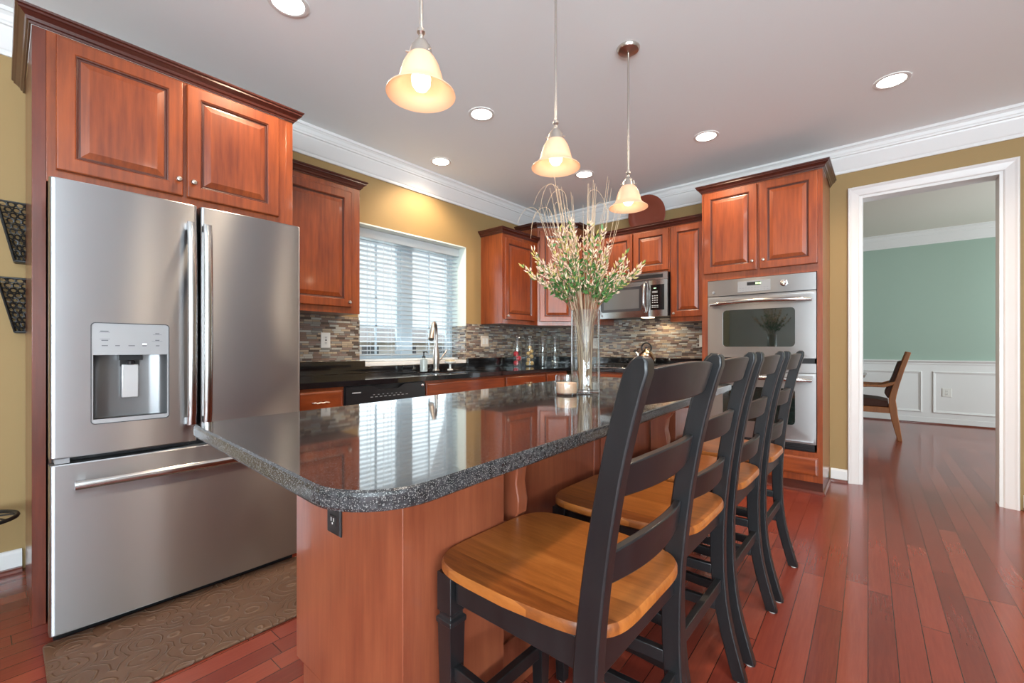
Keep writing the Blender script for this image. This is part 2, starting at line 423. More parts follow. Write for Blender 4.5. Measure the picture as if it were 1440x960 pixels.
# door casing and jamb
KP = [(0, 0), (0, .012), (.006, .016), (.020, .018), (.030, .020), (.050, .024), (.062, .030), (.070, .030), (.074, .026), (.076, 0)]   # (distance from opening edge, thickness)
bm = new()
jx0, jx1, jz = D0-.02, D1+.02, DZ+.02
rs = []
for (cx, cz, mx_, mz) in ((jx0, 0, -1, 0), (jx0, jz, -1, 1), (jx1, jz, 1, 1), (jx1, 0, 1, 0)):
    rs.append([(cx+mx_*a, FY-d, cz+mz*a) for a, d in KP])
rings(bm, rs); door = struct('door_1', bm, M_door_white)
bm = new()
box(bm, jx0, D0, FY-.005, FY+.145, 0, jz); box(bm, D1, jx1, FY-.005, FY+.145, 0, jz); box(bm, D0, D1, FY-.005, FY+.145, DZ, jz)
j = finish('door_jamb', bm, M_white, door)
bm = new(); rs = []
for (cx, cz, mx_, mz) in ((jx0, 0, -1, 0), (jx0, jz, -1, 1), (jx1, jz, 1, 1), (jx1, 0, 1, 0)):
    rs.append([(cx+mx_*a, FY+.14+d, cz+mz*a) for a, d in KP])
rings(bm, rs); finish('door_casing', bm, M_white, door)

# wainscot in the dining room
bm = new(); box(bm, -2.5, 3.3, DY-.012, DY, 0, .90)
wn_ = struct('wall_dining_wainscot', bm, M_white)
bm = new(); sweep(bm, [(-2.5, DY), (3.3, DY)], [(0, .872), (.016, .872), (.020, .885), (.020, .90), (.034, .915), (.040, .925), (.040, .938), (0, .938)], -1)
struct('trim_8', bm, M_white)
for i in range(-3, 4):
    a0 = .505+i*.92+(0 if i >= 0 else .0); a1 = a0+.805
    F = Face((0, DY-.012), (1, 0)); bm = new()
    prof = [(0, 0), (.004, .012), (.012, .014), (.020, .008), (.030, .006), (.034, 0)]
    rs = [[F.p(a0+i_, .165+i_, d), F.p(a1-i_, .165+i_, d), F.p(a1-i_, .775-i_, d), F.p(a0+i_, .775-i_, d)] for i_, d in prof]
    rings(bm, rs, False, False); finish('panel_moulding', bm, M_white, wn_)

# ---------------------------------------------------------------- kitchen window, blind, outdoors
wf = thing('window_1', (-3.56, (W0+W1)/2, WZ0), None, None); wf['kind'] = 'structure'
M_wframe = mat('window_frame_backlit_tone', (.55, .63, .68), .35)  # white frame with the blue-grey of backlighting put into its colour
bm = new(); XF = -3.585
mid = (W0+W1)/2
for y0, y1, z0, z1 in ((W0, W0+.05, WZ0, WZ1), (W1-.05, W1, WZ0, WZ1), (W0+.05, W1-.05, WZ0, WZ0+.05), (W0+.05, W1-.05, WZ1-.05, WZ1), (mid-.05, mid+.05, WZ0+.05, WZ1-.05)):
    box(bm, XF, XF+.045, y0, y1, z0, z1)
finish('window_frame', bm, M_wframe, wf, bevel=.003)
for a, b in ((W0+.05, mid-.05), (mid+.05, W1-.05)):
    bm = new()
    for y0, y1, z0, z1 in ((a, a+.04, WZ0+.05, WZ1-.05), (b-.04, b, WZ0+.05, WZ1-.05), (a+.04, b-.04, WZ0+.05, WZ0+.09), (a+.04, b-.04, WZ1-.09, WZ1-.05)):
        box(bm, XF+.005, XF+.035, y0, y1, z0, z1)
    zz0, zz1 = WZ0+.09, WZ1-.09; ym = (a+b)/2
    box(bm, XF+.012, XF+.026, ym-.008, ym+.008, zz0, zz1)
    for k in (1, 2, 3):
        z = zz0+(zz1-zz0)*k/4; box(bm, XF+.012, XF+.026, a+.04, b-.04, z-.008, z+.008)
    finish('sash', bm, M_wframe, wf)
    bm = new(); box(bm, XF+.017, XF+.021, a+.04, b-.04, zz0, zz1); finish('glass_pane', bm, M_glass, wf)
# reveal lining: sides and head plaster, sill
bm = new()
box(bm, XF+.046, WX+.001, W1-.012, W1, 1.35, WZ1); box(bm, XF+.046, WX+.001, W0, W0+.012, 1.35, WZ1); box(bm, XF+.046, WX+.001, W0, W1, WZ1-.012, WZ1)
finish('reveal', bm, M_reveal, wf)
bm = new(); box(bm, XF+.046, WX+.002, W1-.014, W1, 1.0, 1.35); box(bm, XF+.046, WX+.002, W0, W0+.014, 1.0, 1.35)
finish('reveal_tile', bm, M_tile_x, wf)
bm = new(); box(bm, XF+.046, WX+.004, W0+.001, W1-.001, WZ0-.01, WZ0+.022); finish('window_sill', bm, M_white, wf, bevel=.003)
# wooden blind
BX = -3.47
bl = thing('window_blind', (BX, mid, WZ1), 'white horizontal slat blind lowered over the window above the sink', 'blind')
M_slat = mat('white_blind_slat', (.62, .67, .71), .45, 0)
bm = new(); box(bm, BX-.035, BX+.04, W0+.014, W1-.014, WZ1-.092, WZ1-.014); finish('headrail', bm, mat('blind_valance', (.60, .63, .64), .45), bl, bevel=.004)
bm = new(); z = WZ1-.12; ns = 0
while z > WZ0+.075:
    a = math.radians(9); dx = .025*math.cos(a); dz = .025*math.sin(a)
    y0, y1 = W0+.02, W1-.02
    vs = [bm.verts.new(p) for p in ((BX-dx, y0, z-dz), (BX-dx, y1, z-dz), (BX+dx, y1, z+dz), (BX+dx, y0, z+dz), (BX-dx, y0, z-dz+.003), (BX-dx, y1, z-dz+.003), (BX+dx, y1, z+dz+.003), (BX+dx, y0, z+dz+.003))]
    for f in ((0, 1, 2, 3), (4, 5, 6, 7), (0, 1, 5, 4), (2, 3, 7, 6), (0, 3, 7, 4), (1, 2, 6, 5)): bm.faces.new([vs[i] for i in f])
    z -= .0415; ns += 1
finish('slats', bm, M_slat, bl)
bm = new(); box(bm, BX-.026, BX+.026, W0+.02, W1-.02, WZ0+.025, WZ0+.045); finish('bottom_rail', bm, M_slat, bl, bevel=.003)
for yc in (W0+.18, mid-.22, mid+.22, W1-.18):
    bm = new()
    for dx in (-.0275, .0275): box(bm, BX+dx-.0008, BX+dx+.0008, yc-.002, yc+.002, WZ0+.04, WZ1-.09)
    finish('ladder_cord', bm, M_slat, bl)
bm = new(); tube(bm, [(BX+.045, W0+.30, WZ1-.09), (BX+.046, W0+.302, WZ0+.35)], .0018, 6); lathe(bm, [(.001, .03), (.006, .02), (.007, 0), (.001, -.002)], (BX+.046, W0+.302, WZ0+.33), 10)
finish('pull_cord', bm, M_slat, bl)
# outdoors
M_grass = mat('dry_lawn', (.20, .17, .09), .9)
bm = new(); box(bm, -40, -3.7, -20, 40, -.9, -.75); tag(finish('lawn', bm, M_grass), kind='structure')
M_fence = wood('weathered_fence', (.42, .31, .23), (.58, .46, .36), 'z', .8, 0)
bm = new()
for k in range(60): box(bm, -11.05, -11.0, -4+k*.32, -4+k*.32+.29, -.75, .80)
for z in (-.3, .5): box(bm, -11.12, -11.05, -4, 15.2, z, z+.08)
tag(finish('garden_fence', bm, M_fence), 'brown board fence outside beyond the kitchen window', 'fence')
hs = thing('neighbour_house', (-20, 12.5, -.75), 'pale neighbouring house seen through the blind behind the fence', 'house')
bm = new(); box(bm, -24, -17, 9.2, 15.5, -.75, 1.35); finish('wall', bm, mat('house_siding', (.80, .78, .74), .8), hs)
bm = new(); prism_pts = [(-24.4, 1.35), (-16.6, 1.35), (-20.5, 2.3)]
rings(bm, [[(x, y, z) for x, z in prism_pts] for y in (8.9, 15.8)]); finish('roof', bm, mat('roof_shingle', (.50, .47, .46), .9), hs)
M_hw = mat('house_window', (.1, .12, .14), .1)
for y in (10, 12, 14):
    bm = new(); box(bm, -17, -16.96, y, y+.8, .1, 1.2); finish('window', bm, M_hw, hs)

# ---------------------------------------------------------------- cabinet parts
def door_panel(name, F, a0, a1, b0, b1, parent, m=M_cherry, th=.020, fr=.058, d0=0.001):
    s = min(1, (min(a1-a0, b1-b0))/.26); fr = fr*s
    st = [(0, d0), (0, d0+th-.005), (.0025, d0+th-.001), (.006, d0+th), (fr-.004, d0+th), (fr, d0+th-.004), (fr+.004, d0+th-.005), (fr+.007, d0+th-.010), (fr+.012, d0+th-.0105), (fr+.015, d0+th-.010), (fr+.038*s, d0+th-.002), (fr+.041*s, d0+th-.001)]
    bm = new(); F.loft(bm, a0, a1, b0, b1, st)
    bm.faces.ensure_lookup_table(); nf = len(bm.faces)
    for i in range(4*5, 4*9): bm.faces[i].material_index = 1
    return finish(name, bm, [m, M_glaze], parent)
def flat_drawer(name, F, a0, a1, b0, b1, parent, m, th=.020):
    st = [(0, .001), (0, th-.008), (.004, th-.003), (.010, th-.001), (.016, th)]
    bm = new(); F.loft(bm, a0, a1, b0, b1, st); return finish(name, bm, m, parent)
def knob(F, a, b, parent, m=M_nickel, d0=.021, r=.013):
    bm = new(); c = F.p(a, b, d0)
    prof = [(.005, 0), (.0045, .010), (.008, .013), (r, .017), (r, .021), (r*.75, .026), (.001, .028)]
    q = F.n.to_track_quat('Z', 'Y').to_matrix()
    rs = [[c+q@Vector((rr*math.cos(2*PI*i/16), rr*math.sin(2*PI*i/16), z)) for i in range(16)] for rr, z in prof]
    rings(bm, rs); return finish('knob', bm, m, parent, smooth=True)
def pull(F, a, b, parent, w=.10, d0=.021):
    bm = new(); pts = []
    for k in range(13):
        s_ = k/12; aa = a-w/2+w*s_; dd = d0+.026-abs(2*s_-1)**3*.004; bb = b+.003*math.sin(s_*6*PI)
        pts.append(F.p(aa, bb, dd))
    tube(bm, pts, [.0035+.0018*abs(math.sin(k/12*5*PI)) for k in range(13)], 8)
    for e in (-.84, .84): tube(bm, [F.p(a+e*w/2, b, d0-.001), F.p(a+e*w/2, b, d0+.024)], .004, 8)
    return finish('pull_handle', bm, M_nickel, parent, smooth=True)
CCP = [(0, 0), (.006, 0), (.008, .008), (.014, .011), (.018, .022), (.031, .034), (.037, .037), (.037, .045), (.044, .049), (.046, .057), (0, .057)]
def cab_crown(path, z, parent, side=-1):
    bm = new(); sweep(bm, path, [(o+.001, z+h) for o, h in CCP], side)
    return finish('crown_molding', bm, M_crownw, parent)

# ---------------------------------------------------------------- refrigerator cabinet
FX = -2.60; FZ = 2.415
c = thing('refrigerator_cabinet', (-2.95, .59, 0), 'tall cherry cabinet surround with two doors above the steel refrigerator', 'cabinet')
bm = new(); box(bm, WX+.002, FX, .12, 1.055, 1.80, FZ); finish('cabinet_body', bm, M_cherry, c, bevel=.001)
bm = new(); box(bm, WX+.05, FX, .08, .12, 0, FZ); finish('side_panel', bm, M_cherry_shaded, c, bevel=.0015)
bm = new(); box(bm, WX+.002, FX, 1.055, 1.093, 0, FZ); finish('side_panel', bm, M_cherry, c, bevel=.0015)
F = Face((FX, 0), (0, 1))
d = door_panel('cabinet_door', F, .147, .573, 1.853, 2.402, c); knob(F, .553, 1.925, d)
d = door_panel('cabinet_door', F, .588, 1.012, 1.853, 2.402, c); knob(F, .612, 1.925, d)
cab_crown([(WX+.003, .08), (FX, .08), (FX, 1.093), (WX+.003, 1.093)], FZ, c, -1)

# ---------------------------------------------------------------- refrigerator
def bow_slab(bm, y0, y1, z0, z1, xb, xf, bulge, hole=None, ny=14, r=.012):
    """door slab bulging towards +x, rounded vertical edges, optional rectangular hole (y0,y1,z0,z1)"""
    ys = sorted(set([round(y0+(y1-y0)*k/ny, 5) for k in range(ny+1)]+[y0+r*.12, y0+r*.3, y0+r*.6, y0+r, y0+r*1.3, y1-r*1.3, y1-r, y1-r*.6, y1-r*.3, y1-r*.12]+(list(hole[:2]) if hole else [])))
    zs = [z0, z0+.004, z1-.004, z1] if not hole else [z0, z0+.004, hole[2], hole[3], z1-.004, z1]
    yc = (y0+y1)/2; hw = (y1-y0)/2
    def X(y, z):
        e = min(y-y0, y1-y); x = xf-bulge*((y-yc)/hw)**2
        if e < r: x -= r-math.sqrt(max(0, r*r-(r-e)**2))
        if z in (z0, z1): x -= .003
        return x
    V = {}
    for y in ys:
        for z in zs: V[y, z] = bm.verts.new((X(y, z), y, z))
    for i in range(len(ys)-1):
        for j in range(len(zs)-1):
            if hole and ys[i] >= hole[0]-1e-6 and ys[i+1] <= hole[1]+1e-6 and zs[j] >= hole[2]-1e-6 and zs[j+1] <= hole[3]+1e-6: continue
            bm.faces.new((V[ys[i], zs[j]], V[ys[i+1], zs[j]], V[ys[i+1], zs[j+1]], V[ys[i], zs[j+1]]))
    # back sheet and rims
    B = [bm.verts.new((xb, y, z)) for y, z in ((y0, z0), (y1, z0), (y1, z1), (y0, z1))]
    if not hole: bm.faces.new(B)
    bot = [V[y, z0] for y in ys]; top = [V[y, z1] for y in ys]; lf = [V[ys[0], z] for z in zs]; rt = [V[ys[-1], z] for z in zs]
    bm.faces.new(bot+[B[1], B[0]]); bm.faces.new(top+[B[2], B[3]]); bm.faces.new(lf+[B[3], B[0]]); bm.faces.new(rt+[B[2], B[1]])
fr = thing('refrigerator', (-2.75, .572, 0), 'large stainless french door refrigerator with ice dispenser in cherry surround', 'refrigerator')
XD = -2.345
bm = new(); box(bm, -3.20, -2.425, .125, 1.020, .03, 1.745); finish('refrigerator_body', bm, M_black, fr, bevel=.004)
HOLE = (.232, .467, .838, 1.090)
bm = new(); bow_slab(bm, .116, .574, .705, 1.757, -2.415, XD, .006, (.229, .469, .824, 1.217)); ld = finish('refrigerator_door', bm, M_steel, fr, smooth=True, angle=25)
bm = new(); bow_slab(bm, .586, 1.029, .705, 1.757, -2.415, XD, .006); rd = finish('refrigerator_door', bm, M_steel, fr, smooth=True, angle=25)
bm = new(); bow_slab(bm, .116, 1.029, .045, .681, -2.415, XD, .007); fd = finish('freezer_drawer', bm, M_steel, fr, smooth=True, angle=25)
def fridge_handle(y, parent):
    bm = new(); n = 16; rs = []
    for k in range(n+1):
        s_ = k/n; z = .785+.885*s_; x = XD+.052-.012*(2*s_-1)**2
        if k in (0, n): x -= .006
        w_ = .017; h_ = .010
        rs.append([(x+h_*math.cos(t_)*(1 if abs(math.cos(t_)) > .3 else 1), y+w_*math.sin(t_), z) for t_ in [2*PI*i/14 for i in range(14)]])
    rings(bm, rs); 
    for z in (.80, 1.655): box(bm, XD-.004, XD+.040, y-.011, y+.011, z-.014, z+.014)
    return finish('door_handle', bm, M_steel_h, parent, smooth=True)
fridge_handle(.543, ld); fridge_handle(.602, rd)
bm = new(); n = 20; rs = []
for k in range(n+1):
    s_ = k/n; y = .180+.79*s_; x = XD+.052-.014*(2*s_-1)**2
    rs.append([(x+.010*math.cos(t_), y, .603+.017*math.sin(t_)) for t_ in [2*PI*i/14 for i in range(14)]])
rings(bm, rs)
for y in (.20, .95): box(bm, XD-.014, XD+.040, y-.014, y+.014, .592, .614)
finish('drawer_handle', bm, M_steel_h, fd, smooth=True)
# dispenser
bm = new(); y0, y1, z0, z1 = .229, .469, .824, 1.217; xo = XD-.002
outer = rrect(y0, y1, z0, z1, .012); 
box(bm, xo-.03, xo, y0, y1, 1.092, z1); box(bm, xo-.03, xo, y0, y1, z0, .840); box(bm, xo-.03, xo, y0, .2335, .840, 1.092); box(bm, xo-.03, xo, .4645, y1, .840, 1.092)
dp = finish('dispenser', bm, M_panelgrey, fr)
bm = new(); pts = [(xo-.004, .2335), (xo-.035, .236), (xo-.056, .252), (xo-.062, .29), (xo-.062, .41), (xo-.056, .446), (xo-.035, .462), (xo-.004, .4645)]
R0 = [bm.verts.new((x, y, .840)) for x, y in pts]; R1 = [bm.verts.new((x, y, 1.092)) for x, y in pts]
for i in range(len(pts)-1): bm.faces.new((R0[i], R0[i+1], R1[i+1], R1[i]))
bm.faces.new(R0); bm.faces.new(R1)
finish('dispenser_recess', bm, mat('dispenser_cavity', (.20, .20, .205), .3, .7), dp, smooth=True, angle=60)
bm = new(); box(bm, xo-.052, xo-.040, .323, .376, .915, 1.052); finish('paddle', bm, mat('paddle_silver', (.62, .62, .63), .3, .6), dp, bevel=.003)
bm = new(); box(bm, xo-.055, xo-.020, .312, .386, 1.070, 1.092); lathe(bm, [(.012, 0), (.014, .012), (.010, .020)], (xo-.035, .349, 1.052), 14); box(bm, xo-.056, xo-.05, .319, .380, 1.045, 1.072)
finish('dispenser_spout', bm, M_black, dp)
bm = new(); rs = rrect(y0, y1, z0, z1, .012); 
bm2 = []
def ring_frame(bm, pts_out, pts_in, x):
    A = [bm.verts.new((x, a, b)) for a, b in pts_out]; B = [bm.verts.new((x, a, b)) for a, b in pts_in]; n = len(A)
    A2 = [bm.verts.new((x-.004, a, b)) for a, b in pts_out]; B2 = [bm.verts.new((x-.004, a, b)) for a, b in pts_in]
    for i in range(n):
        j_ = (i+1) % n
        bm.faces.new((A[i], A[j_], B[j_], B[i])); bm.faces.new((A[i], A[j_], A2[j_], A2[i])); bm.faces.new((B[i], B[j_], B2[j_], B2[i])); bm.faces.new((A2[i], A2[j_], B2[j_], B2[i]))
ring_frame(bm, rrect(y0-.003, y1+.003, z0-.003, z1+.003, .014), rrect(y0, y1, z0, z1, .012), XD+.0005)
finish('dispenser_bezel', bm, mat('bezel_dark', (.08, .08, .085), .4, .5), dp)
x = xo+.0004; M_print = mat('print_dark', (.10, .10, .11), .5)
for (ya, yb, zz) in ((.254, .278, 1.186), (.250, .282, 1.182), (.252, .282, 1.155), (.257, .277, 1.150), (.258, .276, 1.129), (.298, .312, 1.129), (.338, .358, 1.129), (.382, .396, 1.129), (.426, .438, 1.129), (.424, .438, 1.180), (.416, .446, 1.1755), (.424, .438, 1.152), (.412, .448, 1.147)):
    h_ = .0016 if (yb-ya) < .029 else .0005
    bm = new(); box(bm, x-.0003, x+.0003, ya, yb, zz-h_, zz+h_); finish('printed_mark', bm, M_print, dp)
bm = new(); box(bm, x-.0003, x+.0004, .382, .396, 1.134, 1.1375); finish('indicator', bm, emis('indicator_white', (1, 1, 1), 1.5), dp)
def emblem(F, a, b, d, r, parent):
    bm = new(); q = F.n.to_track_quat('Z', 'Y').to_matrix(); c_ = F.p(a, b, d)
    prof = [(r, 0), (r, .0012), (r*.85, .002), (r*.8, .0012), (r*.3, .0012), (.0001, .0016)]
    rs = [[c_+q@Vector((rr*math.cos(2*PI*i/24), rr*math.sin(2*PI*i/24), z)) for i in range(24)] for rr, z in prof]
    rings(bm, rs)
    for s_ in (-1, 1):   # the looped monogram inside the ring
        pts = [c_+q@Vector((s_*r*.28+r*.22*math.cos(t_), r*.35*math.sin(t_), .002)) for t_ in [k*PI/6 for k in range(11)]]
        tube(bm, pts, r*.05, 5)
    return finish('emblem', bm, M_gasket, parent, smooth=True)
FF = Face((XD-.006, 0), (0, 1))
emblem(FF, .938, 1.698, .0005, .010, rd)
for yy in (.150, .99):
    bm = new(); box(bm, -2.41, -2.36, yy-.02, yy+.02, .6835, .7025); finish('hinge', bm, M_gasket, fr)
bm = new(); box(bm, -3.15, -2.42, .13, 1.015, .0, .042); finish('base_grille', bm, M_black, fr)

# ---------------------------------------------------------------- wall cabinets
UZ0, UZ1 = 1.375, 2.312
def wall_cabinet(name, F, w_, z0, z1, dep, doors, label, crown_path=None, knobs=(), group=None):
    c_ = thing(name, F.p(w_/2, z0, -dep/2), label, 'cabinet', group)
    bm = new(); F.box(bm, 0, w_, z0, z1, -dep, 0); finish('cabinet_body', bm, M_cherry, c_, bevel=.001)
    ds = []
    for a0, a1, b0, b1 in doors: ds.append(door_panel('cabinet_door', F, a0, a1, b0, b1, c_))
    for i, a, b in knobs: knob(F, a, b, ds[i])
    if crown_path: cab_crown(crown_path, z1, c_)
    return c_
UX = -3.03; g_ = .003
F = Face((UX, 1.10), (0, 1))
wall_cabinet('wall_cabinet', F, .665, UZ0, UZ1, -WX+UX-.002, [(.02, .59, UZ0+.045, UZ1-.04)], 'cherry wall cabinet between the refrigerator and the kitchen window', [(UX, 1.10), (UX, 1.765), (WX, 1.765)], [(0, .565, 1.455)])
F = Face((UX, 3.378), (0, 1))
wall_cabinet('wall_cabinet', F, .60, UZ0, UZ1, -WX+UX-.002, [(.03, .53, UZ0+.045, UZ1-.04)], 'cherry wall cabinet just right of the kitchen window', [(WX, 3.378), (UX, 3.378), (UX, 3.975)], [(0, .055, 1.455)])
# diagonal corner cabinet
CZ1 = 2.487
cc = thing('corner_wall_cabinet', (-3.1, 4.35, UZ0), 'diagonal cherry corner cabinet standing taller than its neighbours behind the dried grasses', 'cabinet')
CX = -2.69; CY0 = 3.980; UY = 4.28
bm = new(); prism(bm, [(WX+.002, FY-.002), (WX+.002, CY0), (UX, CY0), (CX, UY-.002), (CX, FY-.002)], UZ0, CZ1); finish('cabinet_body', bm, M_cherry, cc, bevel=.001)
dl = math.hypot(CX-UX, UY-.002-CY0); F = Face((UX, CY0), (CX-UX, UY-.002-CY0))
d = door_panel('cabinet_door', F, .025, dl-.025, UZ0+.045, CZ1-.04, cc); knob(F, dl-.05, 1.455, d)
cab_crown([(WX, CY0), (UX, CY0), (CX, UY-.002), (CX, FY)], CZ1, cc)
F = Face((CX+.002, UY), (1, 0))
wall_cabinet('wall_cabinet', F, .300, UZ0, UZ1, FY-UY-.002, [(.015, .285, UZ0+.045, UZ1-.04)], 'narrow cherry wall cabinet left of the microwave behind the vase', [(CX+.05, UY), (CX+.302, UY)], [(0, .262, 1.455)])
F = Face((-2.386, UY), (1, 0))
wall_cabinet('wall_cabinet', F, .765, 1.872, UZ1, FY-UY-.002, [(.012, .376, 1.892, UZ1-.012), (.386, .752, 1.892, UZ1-.012)], 'short two door cherry cabinet directly above the microwave', [(-2.386, UY), (-1.621, UY)], [(0, .345, 1.925), (1, .415, 1.925)])
F = Face((-1.619, UY), (1, 0))
wall_cabinet('wall_cabinet', F, .362, UZ0, UZ1, FY-UY-.002, [(.012, .335, UZ0+.045, UZ1-.012)], 'tall narrow cherry wall cabinet between microwave and ovens', [(-1.619, UY), (-1.257, UY)], [(0, .045, 1.455)])

# ---------------------------------------------------------------- oven cabinet
OY = 4.05; OX0, OX1 = -1.250, -.372; OZ1 = 2.482
oc = thing('oven_cabinet', ((OX0+OX1)/2, 4.32, 0), 'tall cherry cabinet housing the double wall ovens beside the doorway', 'cabinet')
bm = new()
box(bm, OX0, OX1, OY, FY-.002, 1.705, OZ1); box(bm, OX0, OX1, OY, FY-.002, .09, .318); box(bm, OX0, OX0+.048, OY, FY-.002, .318, 1.705); box(bm, OX1-.036, OX1, OY, FY-.002, .318, 1.705); box(bm, OX0+.048, OX1-.036, 4.56, FY-.002, .318, 1.705)
finish('cabinet_body', bm, M_cherry, oc)
F = Face((OX0, OY), (1, 0))
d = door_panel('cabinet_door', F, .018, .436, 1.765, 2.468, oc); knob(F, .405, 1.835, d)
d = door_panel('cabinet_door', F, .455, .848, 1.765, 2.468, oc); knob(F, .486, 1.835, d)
flat_drawer('drawer_front', F, .03, .850, .145, .278, oc, M_cherryx)
bm = new(); box(bm, OX0+.001, OX1-.002, OY+.03, FY-.002, 0, .09); finish('toe_kick', bm, M_toe, oc)
bm = new(); sweep(bm, [(OX0, OY+.03), (OX1-.002, OY+.03), (OX1-.002, FY-.02)], [(.001, 0), (.016, 0), (.015, .010), (.010, .016), (.001, .018)], -1); finish('shoe_moulding', bm, M_shoe, oc)
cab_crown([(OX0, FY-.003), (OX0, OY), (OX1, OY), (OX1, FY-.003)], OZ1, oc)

# ---------------------------------------------------------------- double oven
ov = thing('double_wall_oven', (-.805, 4.25, .322), 'stainless double wall oven with green clock set in tall cherry cabinet', 'oven')
V0, V1 = -1.198, -.412; YF = 4.030
M_steel_oven = steel('oven_stainless_steel', (.40, .40, .405), .36, .8)
M_ovenglass = mat('oven_window_glass', (.010, .016, .014), .04, Specular_IOR_Level=.9, Coat_Weight=1, Coat_Roughness=.02)
bm = new(); box(bm, V0+.01, V1-.01, OY-.003, 4.55, .322, 1.700); finish('oven_body', bm, M_black, ov)
def bowfront(bm, x0, x1, z0, z1, yf, yb, bulge, hole=None, nx=14):
    """panel bulging towards -y, optional rounded-corner window hole"""
    xc = (x0+x1)/2; hw = (x1-x0)/2
    Y = lambda x: yf+bulge*((x-xc)/hw)**2
    if not hole:
        n = nx
        rs = []
        fr_ = [[(x0+(x1-x0)*k/n, Y(x0+(x1-x0)*k/n), z) for k in range(n+1)] for z in (z0, z1)]
        b_ = [[(x0+(x1-x0)*k/n, yb, z) for k in range(n+1)] for z in (z1, z0)]
        rings(bm, [[fr_[0][k], fr_[1][k], b_[0][k], b_[1][k]] for k in range(n+1)])
        return
    inner = rrect(*hole, .03, 6); N = len(inner)
    # outer points by ray from hole centre to the rectangle border
    cx, cz = (hole[0]+hole[1])/2, (hole[2]+hole[3])/2; outer = []
    for a, b in inner:
        da, db = a-cx, b-cz; k = 1e9
        if abs(da) > 1e-9: k = min(k, ((x1 if da > 0 else x0)-cx)/da)
        if abs(db) > 1e-9: k = min(k, ((z1 if db > 0 else z0)-cz)/db)
        outer.append((cx+da*k, cz+db*k))
    for c_ in ((x0, z0), (x1, z0), (x1, z1), (x0, z1)):
        i = min(range(N), key=lambda i: (outer[i][0]-c_[0])**2+(outer[i][1]-c_[1])**2); outer[i] = c_
    A = [[(a, Y(a), b) for a, b in outer]]
    for s_ in (.33, .66): A.append([(o[0]*(1-s_)+i[0]*s_, Y(o[0]*(1-s_)+i[0]*s_), o[1]*(1-s_)+i[1]*s_) for o, i in zip(outer, inner)])
    A.append([(a, Y(a), b) for a, b in inner]); A.append([(a, Y(a)+.012, b) for a, b in inner])
    rings(bm, [[(a, yb, b) for a, b in outer]]+A, True, False)
bm = new(); bowfront(bm, V0, V1, 1.567, 1.700, YF, OY-.004, .012); cp = finish('control_panel', bm, M_steel_oven, ov, smooth=True)
FO = Face((0, YF-.0005), (1, 0))
bm = new(); FO.box(bm, -.955, -.715, 1.585, 1.675, -.006, .0012); finish('keypad', bm, mat('keypad_silver', (.30, .30, .31), .4, .3), cp, bevel=.001)
bm = new(); FO.box(bm, -.885, -.785, 1.637, 1.664, 0, .0020); finish('clock_display', bm, M_black, cp)
bm = new()
for k, dx in enumerate((0, .010, .022, .032)):
    FO.box(bm, -.822+dx, -.8155+dx, 1.644, 1.658, .0020, .0026)
finish('clock_digits', bm, emis('green_digits', (.35, 1, .1), 2.0), cp)
bm = new()
for i in range(10):
    for j_ in range(2): FO.box(bm, -.945+i*.0225, -.945+i*.0225+.015, 1.596+j_*.018, 1.602+j_*.018, .001, .0016)
finish('key_markings', bm, M_gasket, cp)
bm = new(); prof = [(.026, 0), (.026, .006), (.020, .008), (.019, .024), (.015, .028), (.001, .029)]
rs = [[(-.622+r_*math.cos(2*PI*i/24), YF+.002-h_, 1.635+r_*math.sin(2*PI*i/24)) for i in range(24)] for r_, h_ in prof]; rings(bm, rs)
box(bm, -.626, -.618, YF-.034, YF-.02, 1.617, 1.653); finish('knob', bm, M_chrome, cp, smooth=True)
emblem(FO, -1.150, 1.600, -.006, .012, cp)
def oven_door(z0, z1, win, hz):
    bm = new(); bowfront(bm, V0, V1, z0, z1, YF, OY-.004, .012, win); d_ = finish('oven_door', bm, M_steel_oven, ov, smooth=True, angle=30)
    bm = new(); bowfront(bm, win[0]-.004, win[1]+.004, win[2]-.004, win[3]+.004, YF+.008, YF+.012, .004); finish('oven_window', bm, M_ovenglass, d_, smooth=True)
    bm = new(); n = 24; pts = []
    for k in range(n+1):
        s_ = k/n; x = V0+.028+(V1-V0-.056)*s_; pts.append((x, YF-.058+.045*abs(2*s_-1)**4, hz+.012*(1-(2*s_-1)**2)))
    tube(bm, pts, [.017 if 1 < k < n-1 else .013 for k in range(n+1)], 12)
    for e in (pts[1], pts[-2]): tube(bm, [e, (e[0], YF+.008, hz)], .010, 10)
    finish('door_handle', bm, M_steel_h, d_, smooth=True)
oven_door(1.040, 1.561, (-1.075, -.548, 1.130, 1.440), 1.492)
oven_door(.378, .922, (-1.075, -.548, .515, .800), .868)
bm = new(); bowfront(bm, V0, V1, .927, .998, YF, OY-.004, .012); finish('lower_control_strip', bm, M_steel_oven, ov, smooth=True)
bm = new(); box(bm, V0+.01, V1-.01, YF+.008, OY-.004, .330, .374)
for k in range(3): box(bm, V0+.02, V1-.02, YF+.004, YF+.008, .336+k*.013, .341+k*.013)
finish('vent_grille', bm, M_black, ov)

